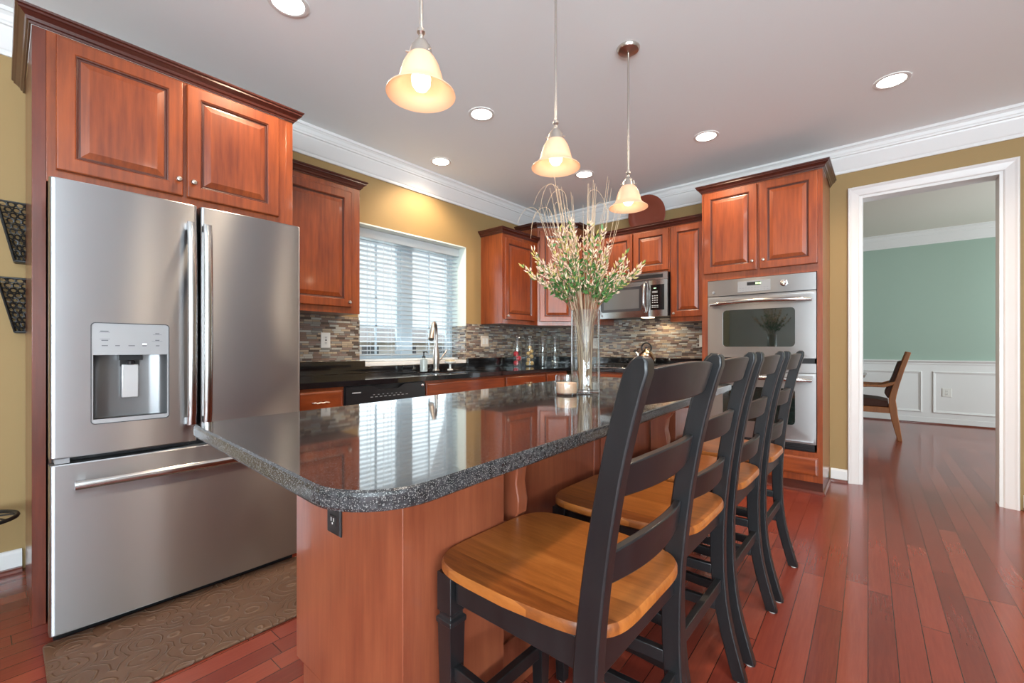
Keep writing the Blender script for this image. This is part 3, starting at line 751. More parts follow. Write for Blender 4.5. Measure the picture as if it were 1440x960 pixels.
# ---------------------------------------------------------------- microwave
mw = thing('microwave', (-2.0, 4.4, 1.43), 'stainless over-range microwave with black keypad under short cabinet', 'microwave')
X0, X1, MY, MZ0, MZ1 = -2.378, -1.624, 4.205, 1.432, 1.866
bm = new(); box(bm, X0+.004, X1-.004, MY+.03, FY-.004, MZ0+.006, MZ1); finish('microwave_body', bm, M_black, mw, bevel=.003)
bm = new(); bowfront(bm, X0, X1, 1.795, MZ1-.001, MY, MY+.03, .014); finish('vent_panel', bm, M_steel_h, mw, smooth=True)
bm = new(); bowfront(bm, X0+.05, X1-.045, 1.812, 1.848, MY-.001, MY+.01, .010); 
finish('vent_grille', bm, M_black, mw, smooth=True)
SX = X0+.560
bm = new(); bowfront(bm, X0, SX, MZ0, 1.792, MY, MY+.03, .010, (X0+.03, SX-.065, 1.495, 1.745)); md = finish('microwave_door', bm, M_steel_h, mw, smooth=True, angle=30)
bm = new(); bowfront(bm, X0+.032, SX-.062, 1.493, 1.747, MY+.006, MY+.014, .006); finish('door_glass', bm, mat('mw_glass_frame', (.05, .05, .055), .15), md, smooth=True)
bm = new(); bowfront(bm, X0+.065, SX-.095, 1.522, 1.718, MY+.0045, MY+.007, .004); finish('door_window', bm, mat('mw_window', (.16, .165, .17), .12, .3), md, smooth=True)
bm = new(); bowfront(bm, SX+.003, X1, MZ0, 1.792, MY+.005, MY+.03, .008); kp = finish('control_panel', bm, M_steel_h, mw, smooth=True)
bm = new(); bowfront(bm, SX+.025, X1-.030, 1.495, 1.745, MY+.003, MY+.012, .004); finish('keypad', bm, mat('keypad_black', (.006, .006, .007), .12), kp, smooth=True)
FM = Face((0, MY+.0025), (1, 0)); bm = new(); kx = SX+.045
for i in range(3):
    for j_ in range(4): FM.box(bm, kx+i*.022, kx+i*.022+.012, 1.565+j_*.022, 1.573+j_*.022, 0, .0015)
for j_ in range(2): 
    for i in range(4): FM.box(bm, kx+i*.018-.004, kx+i*.018+.008, 1.520+j_*.016, 1.526+j_*.016, 0, .0015)
for j_ in range(2): FM.box(bm, kx, kx+.055, 1.665+j_*.012, 1.669+j_*.012, 0, .0015)
finish('key_markings', bm, mat('keypad_print', (.55, .55, .55), .5), kp)
bm = new(); FM.box(bm, kx+.015, kx+.04, 1.708, 1.714, 0, .0015); finish('clock_display', bm, emis('mw_green', (.2, 1, .4), .8), kp)
bm = new(); pts = [(SX-.028, MY-.042+.040*abs(2*k/20-1)**3, 1.478+.30*k/20) for k in range(21)]
tube(bm, pts, [.009]+[.0125]*19+[.009], 12); 
finish('door_handle', bm, M_steel_h, md, smooth=True)
emblem(Face((0, MY+.008), (1, 0)), X0+.045, 1.462, .0, .012, md)
bm = new(); box(bm, -1.93, -1.83, 4.30, 4.40, MZ0-.002, MZ0+.006); finish('task_lamp', bm, emis('task_lamp_glow', (1, .8, .55), 4), mw)
sl = bpy.data.lights.new('microwave_task_light', 'SPOT'); sl.energy = 3; sl.color = (1, .78, .5); sl.spot_size = math.radians(150); sl.shadow_soft_size = .04
so = col(bpy.data.objects.new('microwave_task_light', sl)); so.location = (-1.78, 4.44, MZ0-.02)

# ---------------------------------------------------------------- base cabinets and counters
KZ = .91; KT = .035; KX = -2.61; KYF = 4.00     # counter top height, thickness, front edges
BFX = KX-.03; BFY = KYF+.03
def base_cab(F, w_, dep, label, kind='drawer_door', h=KZ-KT-.001, handle=True):
    c_ = thing('base_cabinet', F.p(w_/2, 0, -dep/2), label, 'cabinet')
    hb = .66 if 'sink base' in label else h
    bm = new(); F.box(bm, 0, w_, .10, hb, -dep, 0)
    if hb < h: F.box(bm, 0, w_, hb, h, -.02, 0)
    F.box(bm, 0, w_, 0, .10, -dep, -.07); finish('cabinet_body', bm, M_cherry, c_)
    n = 1 if w_ < .65 else 2
    if kind == 'drawer_door':
        d_ = flat_drawer('drawer_front', F, .012, w_-.012, h-.155, h-.018, c_, M_cherryy if abs(F.u.y) > .5 else M_cherryx)
        if handle: pull(F, w_/2, h-.086, d_)
    elif kind == 'false':
        flat_drawer('drawer_front', F, .012, w_-.012, h-.155, h-.018, c_, M_cherryy if abs(F.u.y) > .5 else M_cherryx)
    for k in range(n):
        a0 = .012+(w_-.024)*k/n+(.003 if k else 0); a1 = .012+(w_-.024)*(k+1)/n-(.003 if k < n-1 else 0)
        d_ = door_panel('cabinet_door', F, a0, a1, .115, h-.168, c_); knob(F, a1-.03 if (k == 0) else a0+.03, h-.23, d_)
    return c_
dep = BFX-WX-.002
F = Face((BFX, 1.100), (0, 1)); base_cab(F, .325, dep, 'small cherry base cabinet with drawer between refrigerator and dishwasher')
F = Face((BFX, 2.065), (0, 1)); base_cab(F, .905, dep, 'wide cherry sink base cabinet right of the dishwasher', 'false')
F = Face((BFX, 2.973), (0, 1)); base_cab(F, .62, dep, 'cherry drawer base cabinet right of the sink cabinet')
F = Face((BFX, 3.596), (0, 1)); base_cab(F, BFY-.040-3.596, dep, 'cherry corner base cabinet under the glass jars', 'drawer_door', handle=False)
depy = FY-BFY-.002
F = Face((BFX+.032, BFY), (1, 0)); base_cab(F, -2.42-(BFX+.032), depy, 'narrow cherry base cabinet left of the cooktop')
F = Face((-2.418, BFY), (1, 0)); base_cab(F, .80, depy, 'cherry base cabinet beneath the gas cooktop', 'false')
F = Face((-1.616, BFY), (1, 0)); base_cab(F, .362, depy, 'narrow cherry base cabinet left of the tall oven cabinet')
# dishwasher
dw = thing('dishwasher', (-2.95, 1.745, 0), 'black built in dishwasher under the counter left of the sink', 'dishwasher')
bm = new(); box(bm, WX+.05, BFX-.002, 1.428, 2.062, .02, .872); finish('dishwasher_body', bm, M_black, dw)
bm = new(); box(bm, BFX-.001, BFX+.022, 1.432, 2.058, .12, .735); finish('dishwasher_door', bm, M_black, dw, bevel=.004)
bm = new()
rs = []
for k in range(25):
    y = 1.432+.626*k/24; s_ = abs((y-1.745)/.10)
    zt = .868-(.030*min(1, max(0, (1.25-s_)*2)) if s_ < 1.25 else 0); x = BFX+.024+.006*(1-((y-1.745)/.313)**2)
    rs.append([(BFX-.001, y, .74), (x, y, .74), (x-.002, y, zt), (BFX-.001, y, zt)])
rings(bm, rs); dcp = finish('control_panel', bm, M_black, dw)
bm = new(); F = Face((BFX+.0295, 0), (0, 1))
for y in [1.60+.035*k for k in range(9)]: F.box(bm, y, y+.018, .790, .794, 0, .0016); 
for y in [1.62+.035*k for k in range(7)]: F.box(bm, y, y+.012, .805, .808, 0, .0016)
F.box(bm, 1.47, 1.53, .825, .832, -.004, .001)
finish('key_markings', bm, mat('dw_print', (.35, .35, .36), .5), dcp)
bm = new(); lathe(bm, [(.011, 0), (.011, .006), (.008, .010), (.001, .011)], (BFX+.024, 2.03, .845), 16, axis='x'); finish('badge_knob', bm, M_chrome, dcp, smooth=True)

# counter (L shape) with sink cut-out
SX0, SX1, SY0, SY1 = -3.10, -2.72, 2.10, 2.92
ct = thing('kitchen_countertop', (-2.97, 3.4, KZ-KT), 'black granite L-shaped worktop along window wall and cooktop wall', 'countertop')
bm = new(); z0, z1 = KZ-KT, KZ
for x0, x1, y0, y1 in ((WX+.002, KX, 1.098, SY0), (WX+.002, SX0, SY0, SY1), (SX1, KX, SY0, SY1), (WX+.002, KX, SY1, FY-.002), (KX, OX0-.003, KYF, FY-.002)):
    box(bm, x0, x1, y0, y1, z0, z1)
bmesh.ops.remove_doubles(bm, verts=bm.verts, dist=.0005)
finish('worktop', bm, M_granite_k, ct)
bm = new()
box(bm, WX+.002, WX+.030, 1.098, W0+.05, KZ+.0005, 1.013); box(bm, WX+.002, WX+.030, W1, FY-.030, KZ+.0005, 1.013); box(bm, WX+.002, OX0-.003, FY-.030, FY-.002, KZ+.0005, 1.013)
box(bm, WX+.006, WX+.016, W0+.05, W1, KZ+.0005, WZ0-.012)
finish('upstand', bm, M_granite_k, ct, bevel=.002)
snk = thing('kitchen_sink', ((SX0+SX1)/2, (SY0+SY1)/2, .70), 'black undermount double basin sink below the window', 'sink')
for a, b in ((SY0+.004, (SY0+SY1)/2-.012), ((SY0+SY1)/2+.012, SY1-.004)):
    bm = new(); o_ = [(SX0+.004, a), (SX1-.004, a), (SX1-.004, b), (SX0+.004, b)]; i_ = [(SX0+.02, a+.015), (SX1-.02, a+.015), (SX1-.02, b-.015), (SX0+.02, b-.015)]
    rings(bm, [[(x, y, .70) for x, y in o_], [(x, y, .898) for x, y in o_], [(x, y, .898) for x, y in [(SX0+.012, a+.007), (SX1-.012, a+.007), (SX1-.012, b-.007), (SX0+.012, b-.007)]], [(x, y, .715) for x, y in i_]])
    finish('basin', bm, M_granite_k, snk, bevel=.004)
    bm = new(); lathe(bm, [(.04, 0), (.04, .003), (.03, .001), (.001, .001)], ((SX0+SX1)/2, (a+b)/2, .7155), 20); finish('drain', bm, M_chrome, snk)

# tile backsplash
bm = new(); box(bm, WX+.0005, WX+.010, 1.095, W0, 1.014, UZ0-.001)
box(bm, WX+.0005, WX+.010, W1, FY-.0005, 1.014, UZ0-.001); struct('trim_tile_left', bm, M_tile_y)
bm = new(); box(bm, WX+.010, OX0-.001, FY-.010, FY-.0005, 1.014, UZ0-.001); box(bm, -2.386, -1.62, FY-.010, FY-.0005, UZ0-.001, 1.45)
struct('trim_tile_back', bm, M_tile_x)

# outlets and switch plates
def plate(F, a, b, d, w_, h_, label, kind, mtl=M_outlet, cat='outlet'):
    t_ = thing('wall_outlet' if cat == 'outlet' else 'light_switch', F.p(a, b-h_/2, d), label, cat)
    bm = new(); F.loft(bm, a-w_/2, a+w_/2, b-h_/2, b+h_/2, [(0, d), (0, d+.003), (.003, d+.006)]); finish('cover_plate', bm, mtl, t_)
    if kind == 'duplex':
        for s_ in (-1, 1):
            bm = new(); zc = b+s_*.020; F.loft(bm, a-.0165, a+.0165, zc-.014, zc+.014, [(0, d+.0055), (.001, d+.0085)]); r_ = finish('receptacle', bm, mtl, t_)
            bm = new(); F.box(bm, a-.008, a-.005, zc-.002, zc+.008, d+.0083, d+.0088); F.box(bm, a+.005, a+.008, zc-.002, zc+.008, d+.0083, d+.0088); F.box(bm, a-.0025, a+.0025, zc-.010, zc-.005, d+.0083, d+.0088)
            finish('slots', bm, M_dark if mtl is not M_black else M_outlet, r_)
    elif kind == 'gfci':
        bm = new(); F.loft(bm, a-.0165, a+.0165, b-.033, b+.033, [(0, d+.0055), (.001, d+.0085)]); r_ = finish('receptacle', bm, mtl, t_)
        bm = new()
        for s_ in (-1, 1):
            zc = b+s_*.021; F.box(bm, a-.008, a-.005, zc-.004, zc+.006, d+.0083, d+.009); F.box(bm, a+.005, a+.008, zc-.004, zc+.006, d+.0083, d+.009); F.box(bm, a-.0025, a+.0025, zc-.011, zc-.007, d+.0083, d+.009)
        F.box(bm, a-.007, a+.007, b-.005, b-.0005, d+.0083, d+.0092); F.box(bm, a-.007, a+.007, b+.0005, b+.005, d+.0083, d+.0092)
        finish('slots', bm, M_dark, r_)
    elif kind == 'switch2':
        for s_ in (-1, 1):
            bm = new(); ac = a+s_*.023; F.loft(bm, ac-.016, ac+.016, b-.032, b+.032, [(0, d+.0055), (.001, d+.009)]); finish('rocker', bm, M_outlet, t_)
    return t_
FL = Face((WX+.010, 0), (0, 1)); FB = Face((0, FY-.010), (1, 0))
plate(FL, 1.648, 1.180, .0005, .075, .118, 'white outlet on mosaic tile left of the kitchen window', 'gfci')
plate(FL, 3.428, 1.193, .0005, .118, .118, 'beige two gang switch plate on tile right of the kitchen window', 'switch2', M_stoneplate, 'switch')
plate(FB, -1.402, 1.188, .0005, .075, .118, 'white outlet on far backsplash next to the ovens', 'duplex')
plate(FB, -2.62, 1.175, .0005, .075, .118, 'pale outlet on far backsplash just right of the tall vase', 'duplex')

# ---------------------------------------------------------------- things on the window counter
fc = thing('kitchen_faucet', (-3.17, 2.62, KZ), 'tall brushed nickel pull-down faucet behind the sink', 'faucet')
FXc, FYc = -3.17, 2.62
bm = new(); lathe(bm, [(.032, 0), (.033, .006), (.025, .014), (.026, .05), (.033, .10), (.031, .15), (.020, .22), (.0165, .26)], (FXc, FYc, KZ+.0005), 20); finish('faucet_body', bm, M_nickel, fc, smooth=True)
fd_ = Vector((.60, -.80, 0)); Fb = Vector((FXc, FYc, KZ))
pts = [Fb+Vector((0, 0, .19))]+bez(Fb+Vector((0, 0, .28)), Fb+Vector((0, 0, .47))-fd_*.01, Fb+Vector((0, 0, .47))+fd_*.10, Fb+Vector((0, 0, .375))+fd_*.145, 14)
bm = new(); tube(bm, pts, .0155, 12); finish('spout', bm, M_nickel, fc, smooth=True)
bm = new(); e = Vector(pts[-1]); dr = (Vector(pts[-1])-Vector(pts[-2])).normalized(); tube(bm, [e-dr*.01, e+dr*.01, e+dr*.05, e+dr*.10, e+dr*.105], [.0165, .021, .024, .027, .022], 14); finish('spray_head', bm, M_nickel, fc, smooth=True)
bm = new(); tube(bm, [(FXc, FYc+.015, KZ+.09), (FXc+.01, FYc+.045, KZ+.105), (FXc+.03, FYc+.085, KZ+.165), (FXc+.035, FYc+.10, KZ+.19)], [.012, .010, .007, .008], 10); finish('lever', bm, M_nickel, fc, smooth=True)
sd = thing('soap_dispenser', (-3.14, 2.455, KZ), 'clear soap bottle with dark pump left of the faucet', 'soap dispenser')
bm = new(); lathe(bm, [(.030, 0), (.033, .004), (.033, .10), (.030, .108), (.014, .113), (.013, .122)], (-3.14, 2.455, KZ+.0005), 24); finish('bottle', bm, mat('soap_bottle_glass', (.75, .85, .86), .08, 0, Transmission_Weight=.6), sd, smooth=True)
bm = new(); lathe(bm, [(.015, .122), (.015, .135), (.006, .138), (.005, .165), (.010, .168), (.010, .178), (.001, .179)], (-3.14, 2.455, KZ), 16); tube(bm, [(-3.14, 2.455, KZ+.173), (-3.10, 2.455, KZ+.176), (-3.095, 2.455, KZ+.165)], .0045, 8); finish('pump', bm, M_iron, sd, smooth=True)
sq = thing('soap_dish', (-3.18, 2.80, KZ), 'small white pedestal soap dish right of the faucet', 'soap dish')
bm = new(); lathe(bm, [(.028, 0), (.026, .006), (.010, .014), (.009, .05), (.020, .058), (.050, .066), (.055, .078), (.050, .080), (.045, .072), (.001, .070)], (-3.18, 2.80, KZ+.0005), 24); finish('pedestal', bm, mat('ceramic_white', (.75, .75, .73), .2), sq, smooth=True)
bm = new(); box(bm, -3.215, -3.145, 2.765, 2.83, KZ+.073, KZ+.098); tag(finish('dish_sponge', bm, mat('sponge', (.55, .47, .33), .9), bevel=.006), 'tan sponge lying on the pedestal soap dish', 'sponge')

M_red = mat('glossy_red_ball', (.55, .012, .03), .3); M_gold = mat('gold_ball', (.62, .42, .17), .35)
jars = [(-3.17, 3.79), (-3.10, 3.93), (-3.02, 4.07), (-2.94, 4.20)]
jl = ['tall glass jar holding red balls, leftmost in the counter corner', 'tall glass jar filled with gold balls in the counter corner', 'empty tall glass jar beside the jar of gold balls', 'empty tall glass jar standing nearest the cooktop in corner row']
for (x, y), lb in zip(jars, jl):
    t_ = thing('glass_jar', (x, y, KZ), lb, 'jar', 'tall glass jars in the counter corner')
    bm = new(); lathe(bm, [(.050, 0), (.053, .004), (.053, .345), (.050, .350), (.048, .345), (.048, .010), (.001, .008)], (x, y, KZ+.0005), 28); finish('jar_body', bm, M_glass, t_, smooth=True, angle=50)
def ball(nm, x, y, z, r, m, lb, cat, grp):
    bm = new(); bmesh.ops.create_icosphere(bm, subdivisions=3, radius=r, matrix=Matrix.Translation((x, y, z)))
    tag(finish(nm, bm, m, smooth=True), lb, cat, grp)
x, y = jars[0]
ball('decorative_ball', x-.008, y-.016, KZ+.040, .030, M_red, 'red ball at the bottom of the leftmost glass jar', 'ball', 'red balls in the glass jar')
ball('decorative_ball', x+.010, y+.012, KZ+.092, .030, M_red, 'red ball in the middle of the leftmost glass jar', 'ball', 'red balls in the glass jar')
ball('decorative_ball', x-.010, y-.012, KZ+.143, .030, M_red, 'topmost red ball in the leftmost glass jar', 'ball', 'red balls in the glass jar')
x, y = jars[1]; names = ['lowest left', 'lowest right', 'second', 'third', 'fourth', 'fifth', 'topmost']
for k, (dx, dy, dz) in enumerate(((-.018, -.018, .032), (.018, .018, .036), (-.014, -.008, .076), (.014, .012, .112), (-.014, -.010, .146), (.012, .012, .172), (-.006, .004, .215))):
    ball('decorative_ball', x+dx, y+dy, KZ+dz, .022+.002*(k % 2), M_gold, '%s gold ball inside the glass jar in the counter corner' % names[k], 'ball', 'gold balls in the glass jar')

# cooktop, kettle
ck = thing('gas_cooktop', (-2.0, 4.25, KZ), 'stainless gas cooktop with black grates under the microwave', 'cooktop')
bm = new(); prism(bm, rrect(-2.39, -1.63, 4.035, 4.515, .02), KZ+.0006, KZ+.012); finish('cooktop_tray', bm, M_steel_h, ck, bevel=.003)
for bx, by in ((-2.22, 4.17), (-2.22, 4.39), (-1.97, 4.28), (-1.74, 4.39), (-1.74, 4.17)):
    bm = new(); lathe(bm, [(.045, .012), (.045, .018), (.034, .020), (.034, .028), (.001, .029)], (bx, by, KZ), 20); finish('burner', bm, M_iron, ck, smooth=True)
for gx0, gx1 in ((-2.36, -2.10), (-2.09, -1.85), (-1.84, -1.66)):
    bm = new()
    for y in (4.07, 4.28, 4.49): box(bm, gx0, gx1, y-.005, y+.005, KZ+.034, KZ+.044)
    for x in (gx0+.005, (gx0+gx1)/2, gx1-.005): box(bm, x-.005, x+.005, 4.07, 4.49, KZ+.034, KZ+.044)
    for x in (gx0+.005, gx1-.005):
        for y in (4.07, 4.49): box(bm, x-.005, x+.005, y-.005, y+.005, KZ+.012, KZ+.036)
    finish('grate', bm, M_iron, ck)
kt = thing('tea_kettle', (-1.90, 4.36, KZ+.044), 'brushed steel kettle with black ring handle on the cooktop', 'kettle')
kx, ky, kz = -1.90, 4.36, KZ+.0445
bm = new(); lathe(bm, [(.070, 0), (.088, .006), (.094, .030), (.090, .065), (.070, .105), (.040, .135), (.022, .148), (.020, .152), (.001, .153)], (kx, ky, kz), 32); finish('kettle_body', bm, mat('kettle_bronze_steel', (.62, .50, .36), .22, 1), kt, smooth=True)
bm = new(); tube(bm, [(kx+.052*math.cos(a), ky, kz+.165+.052*math.sin(a)) for a in [math.radians(-35+250*k/18) for k in range(19)]], .0085, 10); finish('handle', bm, M_black, kt, smooth=True)
bm = new(); lathe(bm, [(.006, .150), (.006, .160), (.014, .165), (.014, .176), (.001, .180)], (kx, ky, kz), 16); finish('lid_knob', bm, M_black, kt, smooth=True)
bm = new(); tube(bm, [(kx-.070, ky, kz+.07), (kx-.100, ky, kz+.105), (kx-.118, ky, kz+.125)], [.020, .014, .011], 12); finish('spout', bm, M_chrome, kt, smooth=True)
bm = new(); tube(bm, [(kx-.110, ky, kz+.125), (kx-.130, ky, kz+.140)], .013, 10); tube(bm, [(kx-.112, ky, kz+.135), (kx-.085, ky, kz+.16)], .005, 8); finish('whistle', bm, M_black, kt, smooth=True)

# plate on top of the cabinets
pl = thing('decorative_plate', (-1.935, 4.42, UZ1+.001), 'large round terracotta red plate leaning on top of far cabinets', 'plate')
bm = new(); prof = [(.001, .012), (.125, .012), (.150, .006), (.198, -.004), (.205, -.002), (.203, .006), (.150, .016), (.125, .022), (.001, .022)]
q = Matrix.Rotation(math.radians(90+7), 4, 'X')
rs = [[(q@Vector((r_*math.cos(2*PI*i/48), r_*math.sin(2*PI*i/48), -z))) for i in range(48)] for r_, z in prof]
rings(bm, rs, True, True); 
for v in bm.verts: v.co += Vector((-1.935, 4.44, UZ1+.059+.155))
finish('plate_dish', bm, mat('terracotta_glaze', (.20, .035, .015), .35), pl, smooth=True)
bm = new()
for dx in (-.05, .05): tube(bm, [(-1.935+dx, 4.405, UZ1+.004), (-1.935+dx, 4.50, UZ1+.004), (-1.935+dx, 4.505, UZ1+.20)], .003, 6)
finish('easel', bm, M_iron, pl)

# ---------------------------------------------------------------- island
IT = .914; ITH = .034
QN = Vector((-1.430, .335)); QR = Vector((-.530, .300)); QF = Vector((-.672, 2.765)); QL = Vector((-1.640, 2.800))
def rounded_poly(pts, rad, n=8):
    out = []; N = len(pts)
    for i in range(N):
        p = pts[i]; a = (pts[i-1]-p).normalized(); b = (pts[(i+1) % N]-p).normalized(); r = rad[i]
        if r <= 0: out.append(p); continue
        ang = a.angle(b); tl = r/math.tan(ang/2); c_ = p+(a+b).normalized()*(r/math.sin(ang/2))
        s_ = p+a*tl-c_; e_ = p+b*tl-c_; t0 = math.atan2(s_.y, s_.x); t1 = math.atan2(e_.y, e_.x); d_ = (t1-t0+PI) % (2*PI)-PI
        for k in range(n+1): t_ = t0+d_*k/n; out.append(c_+Vector((math.cos(t_), math.sin(t_)))*r)
    return out
pts = rounded_poly([QN, QR, QF, QL], [.03, .115, .10, .03], 10)
bm = new(); cen = sum((p for p in pts), Vector((0, 0)))/len(pts)
def off(p, d): return p-(p-cen).normalized()*d
lv = [(.012, IT-ITH), (.003, IT-ITH+.003), (0, IT-ITH+.008), (0, IT-.008), (.002, IT-.003), (.007, IT)]
rings(bm, [[(off(p, d_).x, off(p, d_).y, z) for p in pts] for d_, z in lv])
for f in bm.faces:
    if len(f.verts) == 4: f.material_index = 1
tag(finish('island_countertop', bm, [M_granite, M_edge]), 'speckled black granite slab with rounded corners on the kitchen island', 'countertop')

IZ = IT-ITH-.001
isl = thing('kitchen_island', (-1.1, 1.6, 0), 'cherry kitchen island base with bar overhang and corbels', 'kitchen island')
IX0, IX1 = -1.400, -.845; IY0, IY1 = .600, 2.62; RXI = -.930
bm = new(); prism(bm, [(IX0, IY0), (IX1, IY0), (IX1, .950), (RXI, .950), (RXI, 2.42), (IX1-.04, 2.42), (IX1-.04, IY1), (IX0-.06, IY1)], .16, IZ); finish('island_body', bm, M_island, isl, bevel=.002)
bm = new(); prism(bm, [(IX0+.05, IY0+.0), (IX1-.001, IY0+.001), (IX1-.001, .948), (RXI-.001, .95), (RXI-.001, 2.42), (IX1-.041, 2.42), (IX1-.041, IY1-.002), (IX0+.01, IY1-.002)], 0, .16); finish('plinth', bm, M_island, isl)
bm = new(); box(bm, RXI, RXI+.008, 1.60, 1.66, .1, IZ); box(bm, RXI, RXI+.008, .952, 1.0, .1, IZ); box(bm, RXI, RXI+.008, 1.0, 1.60, .1, .18); box(bm, RXI, RXI+.008, 1.66, 2.42, .1, .18)
finish('panel_stile', bm, M_island, isl, bevel=.001)
# doors on the sink side of the island
F = Face((IX0-.002, 2.55), (0, -1))
for k in range(4):
    a0 = .04+k*.47; d = door_panel('cabinet_door', F, a0, a0+.455, .17, .845, isl); knob(F, a0+.42 if k % 2 == 0 else a0+.035, .76, d)
def corbel(y):
    bm = new(); th = .045; x0 = RXI+.009
    cur = [(x0, IZ), (x0+.235, IZ), (x0+.235, IZ-.022), (x0+.215, IZ-.045), (x0+.165, IZ-.052), (x0+.115, IZ-.075), (x0+.085, IZ-.115), (x0+.078, IZ-.165), (x0+.088, IZ-.215), (x0+.085, IZ-.255), (x0+.060, IZ-.285), (x0+.030, IZ-.290), (x0, IZ-.280)]
    rings(bm, [[(x, yy, z) for x, z in cur] for yy in (y, y+th)]); finish('corbel', bm, M_island, isl, bevel=.004)
for y in (1.002, 1.645, 2.162): corbel(y)
FI = Face((0, IY0-.001), (1, 0))
plate(FI, -1.153, .668, .0005, .072, .118, 'black outlet under the near end of the island top', 'duplex', M_black)

# ---------------------------------------------------------------- bar chairs
def chair_parts(root):
    def prof(z):     # rear post centre line
        P_ = [(0, .265), (.10, .236), (.20, .211), (.30, .198), (.42, .192), (.55, .194), (.70, .209), (.85, .232), (1.0, .264), (1.11, .298)]
        for (z0, x0), (z1, x1) in zip(P_, P_[1:]):
            if z <= z1:
                t_ = (z-z0)/(z1-z0); return x0+(x1-x0)*t_
        return P_[-1][1]
    def sm(z): return (prof(max(0, z-.05))+prof(z)+prof(min(1.11, z+.05)))/3 if .05 < z < 1.06 else prof(z)
    HW = .203
    for s_ in (-1, 1):
        bm = new(); rs = []
        zs = [0.004]+[1.10*k/22 for k in range(1, 22)]+[1.080, 1.098, 1.107]
        for z in zs:
            x = sm(z); w_ = .0155; d_ = .0215+.003*max(0, min(1, 1-abs(z-.55)/.35))
            if z > 1.085: d_ -= .006 if z < 1.10 else .015
            yc = s_*HW
            rs.append([(x-d_, yc-w_, z), (x+d_, yc-w_, z), (x+d_, yc+w_, z), (x-d_, yc+w_, z)])
        rings(bm, rs); lg = finish('rear_leg', bm, M_blackwood, root, local=True, bevel=.004, angle=50)
        bm = new(); x = sm(0); lathe(bm, [(.013, 0), (.014, .004), (.012, .0045)], (x, s_*HW, 0), 12); f_ = finish('glide', bm, mat_glide, lg, local=True)
    for s_ in (-1, 1):
        bm = new(); xc, yc = -.196, s_*.178
        lv = [(.004, .015), (.05, .016), (.465, .023), (.470, .026), (.480, .026), (.485, .020), (.492, .020), (.498, .024), (.588, .024)]
        rings(bm, [[(xc-d_, yc-d_, z), (xc+d_, yc-d_, z), (xc+d_, yc+d_, z), (xc-d_, yc+d_, z)] for z, d_ in lv]); lg = finish('front_leg', bm, M_blackwood, root, local=True, bevel=.0015, angle=30)
        bm = new(); lathe(bm, [(.012, 0), (.013, .004), (.011, .0045)], (xc, yc, 0), 12); finish('glide', bm, mat_glide, lg, local=True)
    # seat: saddle with rounded outline
    bm = new(); outl = []
    for k in range(64):
        t_ = 2*PI*k/64; c_, s2 = math.cos(t_), math.sin(t_); e = 2/5.2
        x = math.copysign(abs(c_)**e, c_)*(.232 if c_ > 0 else .246); y = math.copysign(abs(s2)**e, s2)*.222
        y *= 1.0-.10*(x/.232) if x > 0 else 1.0
        outl.append((x+.003, y))
    ringz = []
    for f_, z in ((.0, None), (.965, .591), (1.0, .597), (1.0, .611), (.985, .6185)):
        if z is None: continue
        ringz.append([(x*f_, y*f_, z) for x, y in outl])
    for f_ in (.9, .75, .55, .35, .15):
        ringz.append([(x*f_, y*f_, .619-.007*(1-f_**2)*(1 if x*f_ > -.1 else .6)) for x, y in outl])
    rings(bm, ringz); finish('seat', bm, M_seat, root, local=True, smooth=True, angle=45)
    bm = new()
    box(bm, -.168, .170, -.190, -.168, .525, .588); box(bm, -.168, .170, .168, .190, .525, .588); box(bm, -.208, -.186, -.158, .158, .525, .588)
    finish('apron', bm, M_blackwood, root, local=True, bevel=.002)
    bm = new(); box(bm, .180, .203, -.186, .186, .520, .598); finish('back_apron', bm, M_blackwood, root, local=True, bevel=.003)
    # curved ladder slats
    for zc, hh in ((1.052, .042), (.885, .040), (.722, .041)):
        bm = new(); rs = []; n = 16
        for k in range(n+1):
            t_ = -1+2*k/n; y = t_*(HW-.010)
            a = 1-t_*t_
            top = zc+hh*(.70+.30*a)-(.010*abs(math.sin(t_*PI)) if False else 0); bot = zc-hh*(.72+.28*a)+.010*a
            xt = sm(min(1.10, top))+.026*a-.008; xb = sm(bot)+.026*a-.008
            rs.append([(xb-.009, y, bot), (xb+.009, y, bot), (xt+.009, y, top), (xt-.009, y, top)])
        rings(bm, rs); finish('back_slat', bm, M_blackwood, root, local=True, bevel=.003, angle=50)
    for s_ in (-1, 1):
        for z in (.235, .355):
            bm = new(); y0_ = s_*.178; y1_ = s_*.198
            rings(bm, [[(-.175, y0_-.010, z-.016), (-.175, y0_+.010, z-.016), (-.175, y0_+.010, z+.016), (-.175, y0_-.010, z+.016)], [(sm(z)-.02, y1_-.010, z-.016), (sm(z)-.02, y1_+.010, z-.016), (sm(z)-.02, y1_+.010, z+.016), (sm(z)-.02, y1_-.010, z+.016)]])
            finish('stretcher', bm, M_blackwood, root, local=True, bevel=.002)
    bm = new(); box(bm, -.208, -.184, -.158, .158, .20, .238); finish('footrest', bm, M_blackwood, root, local=True, bevel=.003)
    bm = new(); box(bm, sm(.31)-.010, sm(.31)+.010, -.186, .186, .292, .330); finish('stretcher', bm, M_blackwood, root, local=True, bevel=.002)
mat_glide = mat('clear_glide', (.55, .52, .48), .3)
chairs = [((-.597, .880, 0), 0, 'black ladder-back bar chair with oak seat nearest the camera'),
          ((-.638, 1.412, 0), 0, 'second black ladder-back bar chair along the island, behind the nearest one'),
          ((-.636, 1.928, 0), 0, 'third black ladder-back bar chair along the island'),
          ((-.630, 2.440, 0), 0, 'farthest black ladder-back bar chair, closest to the ovens')]
def copy_tree(o, parent=None):
    c_ = o.copy(); sc.collection.objects.link(c_)
    if parent: c_.parent = parent
    for ch in list(o.children): copy_tree(ch, c_)
    return c_
proto = None
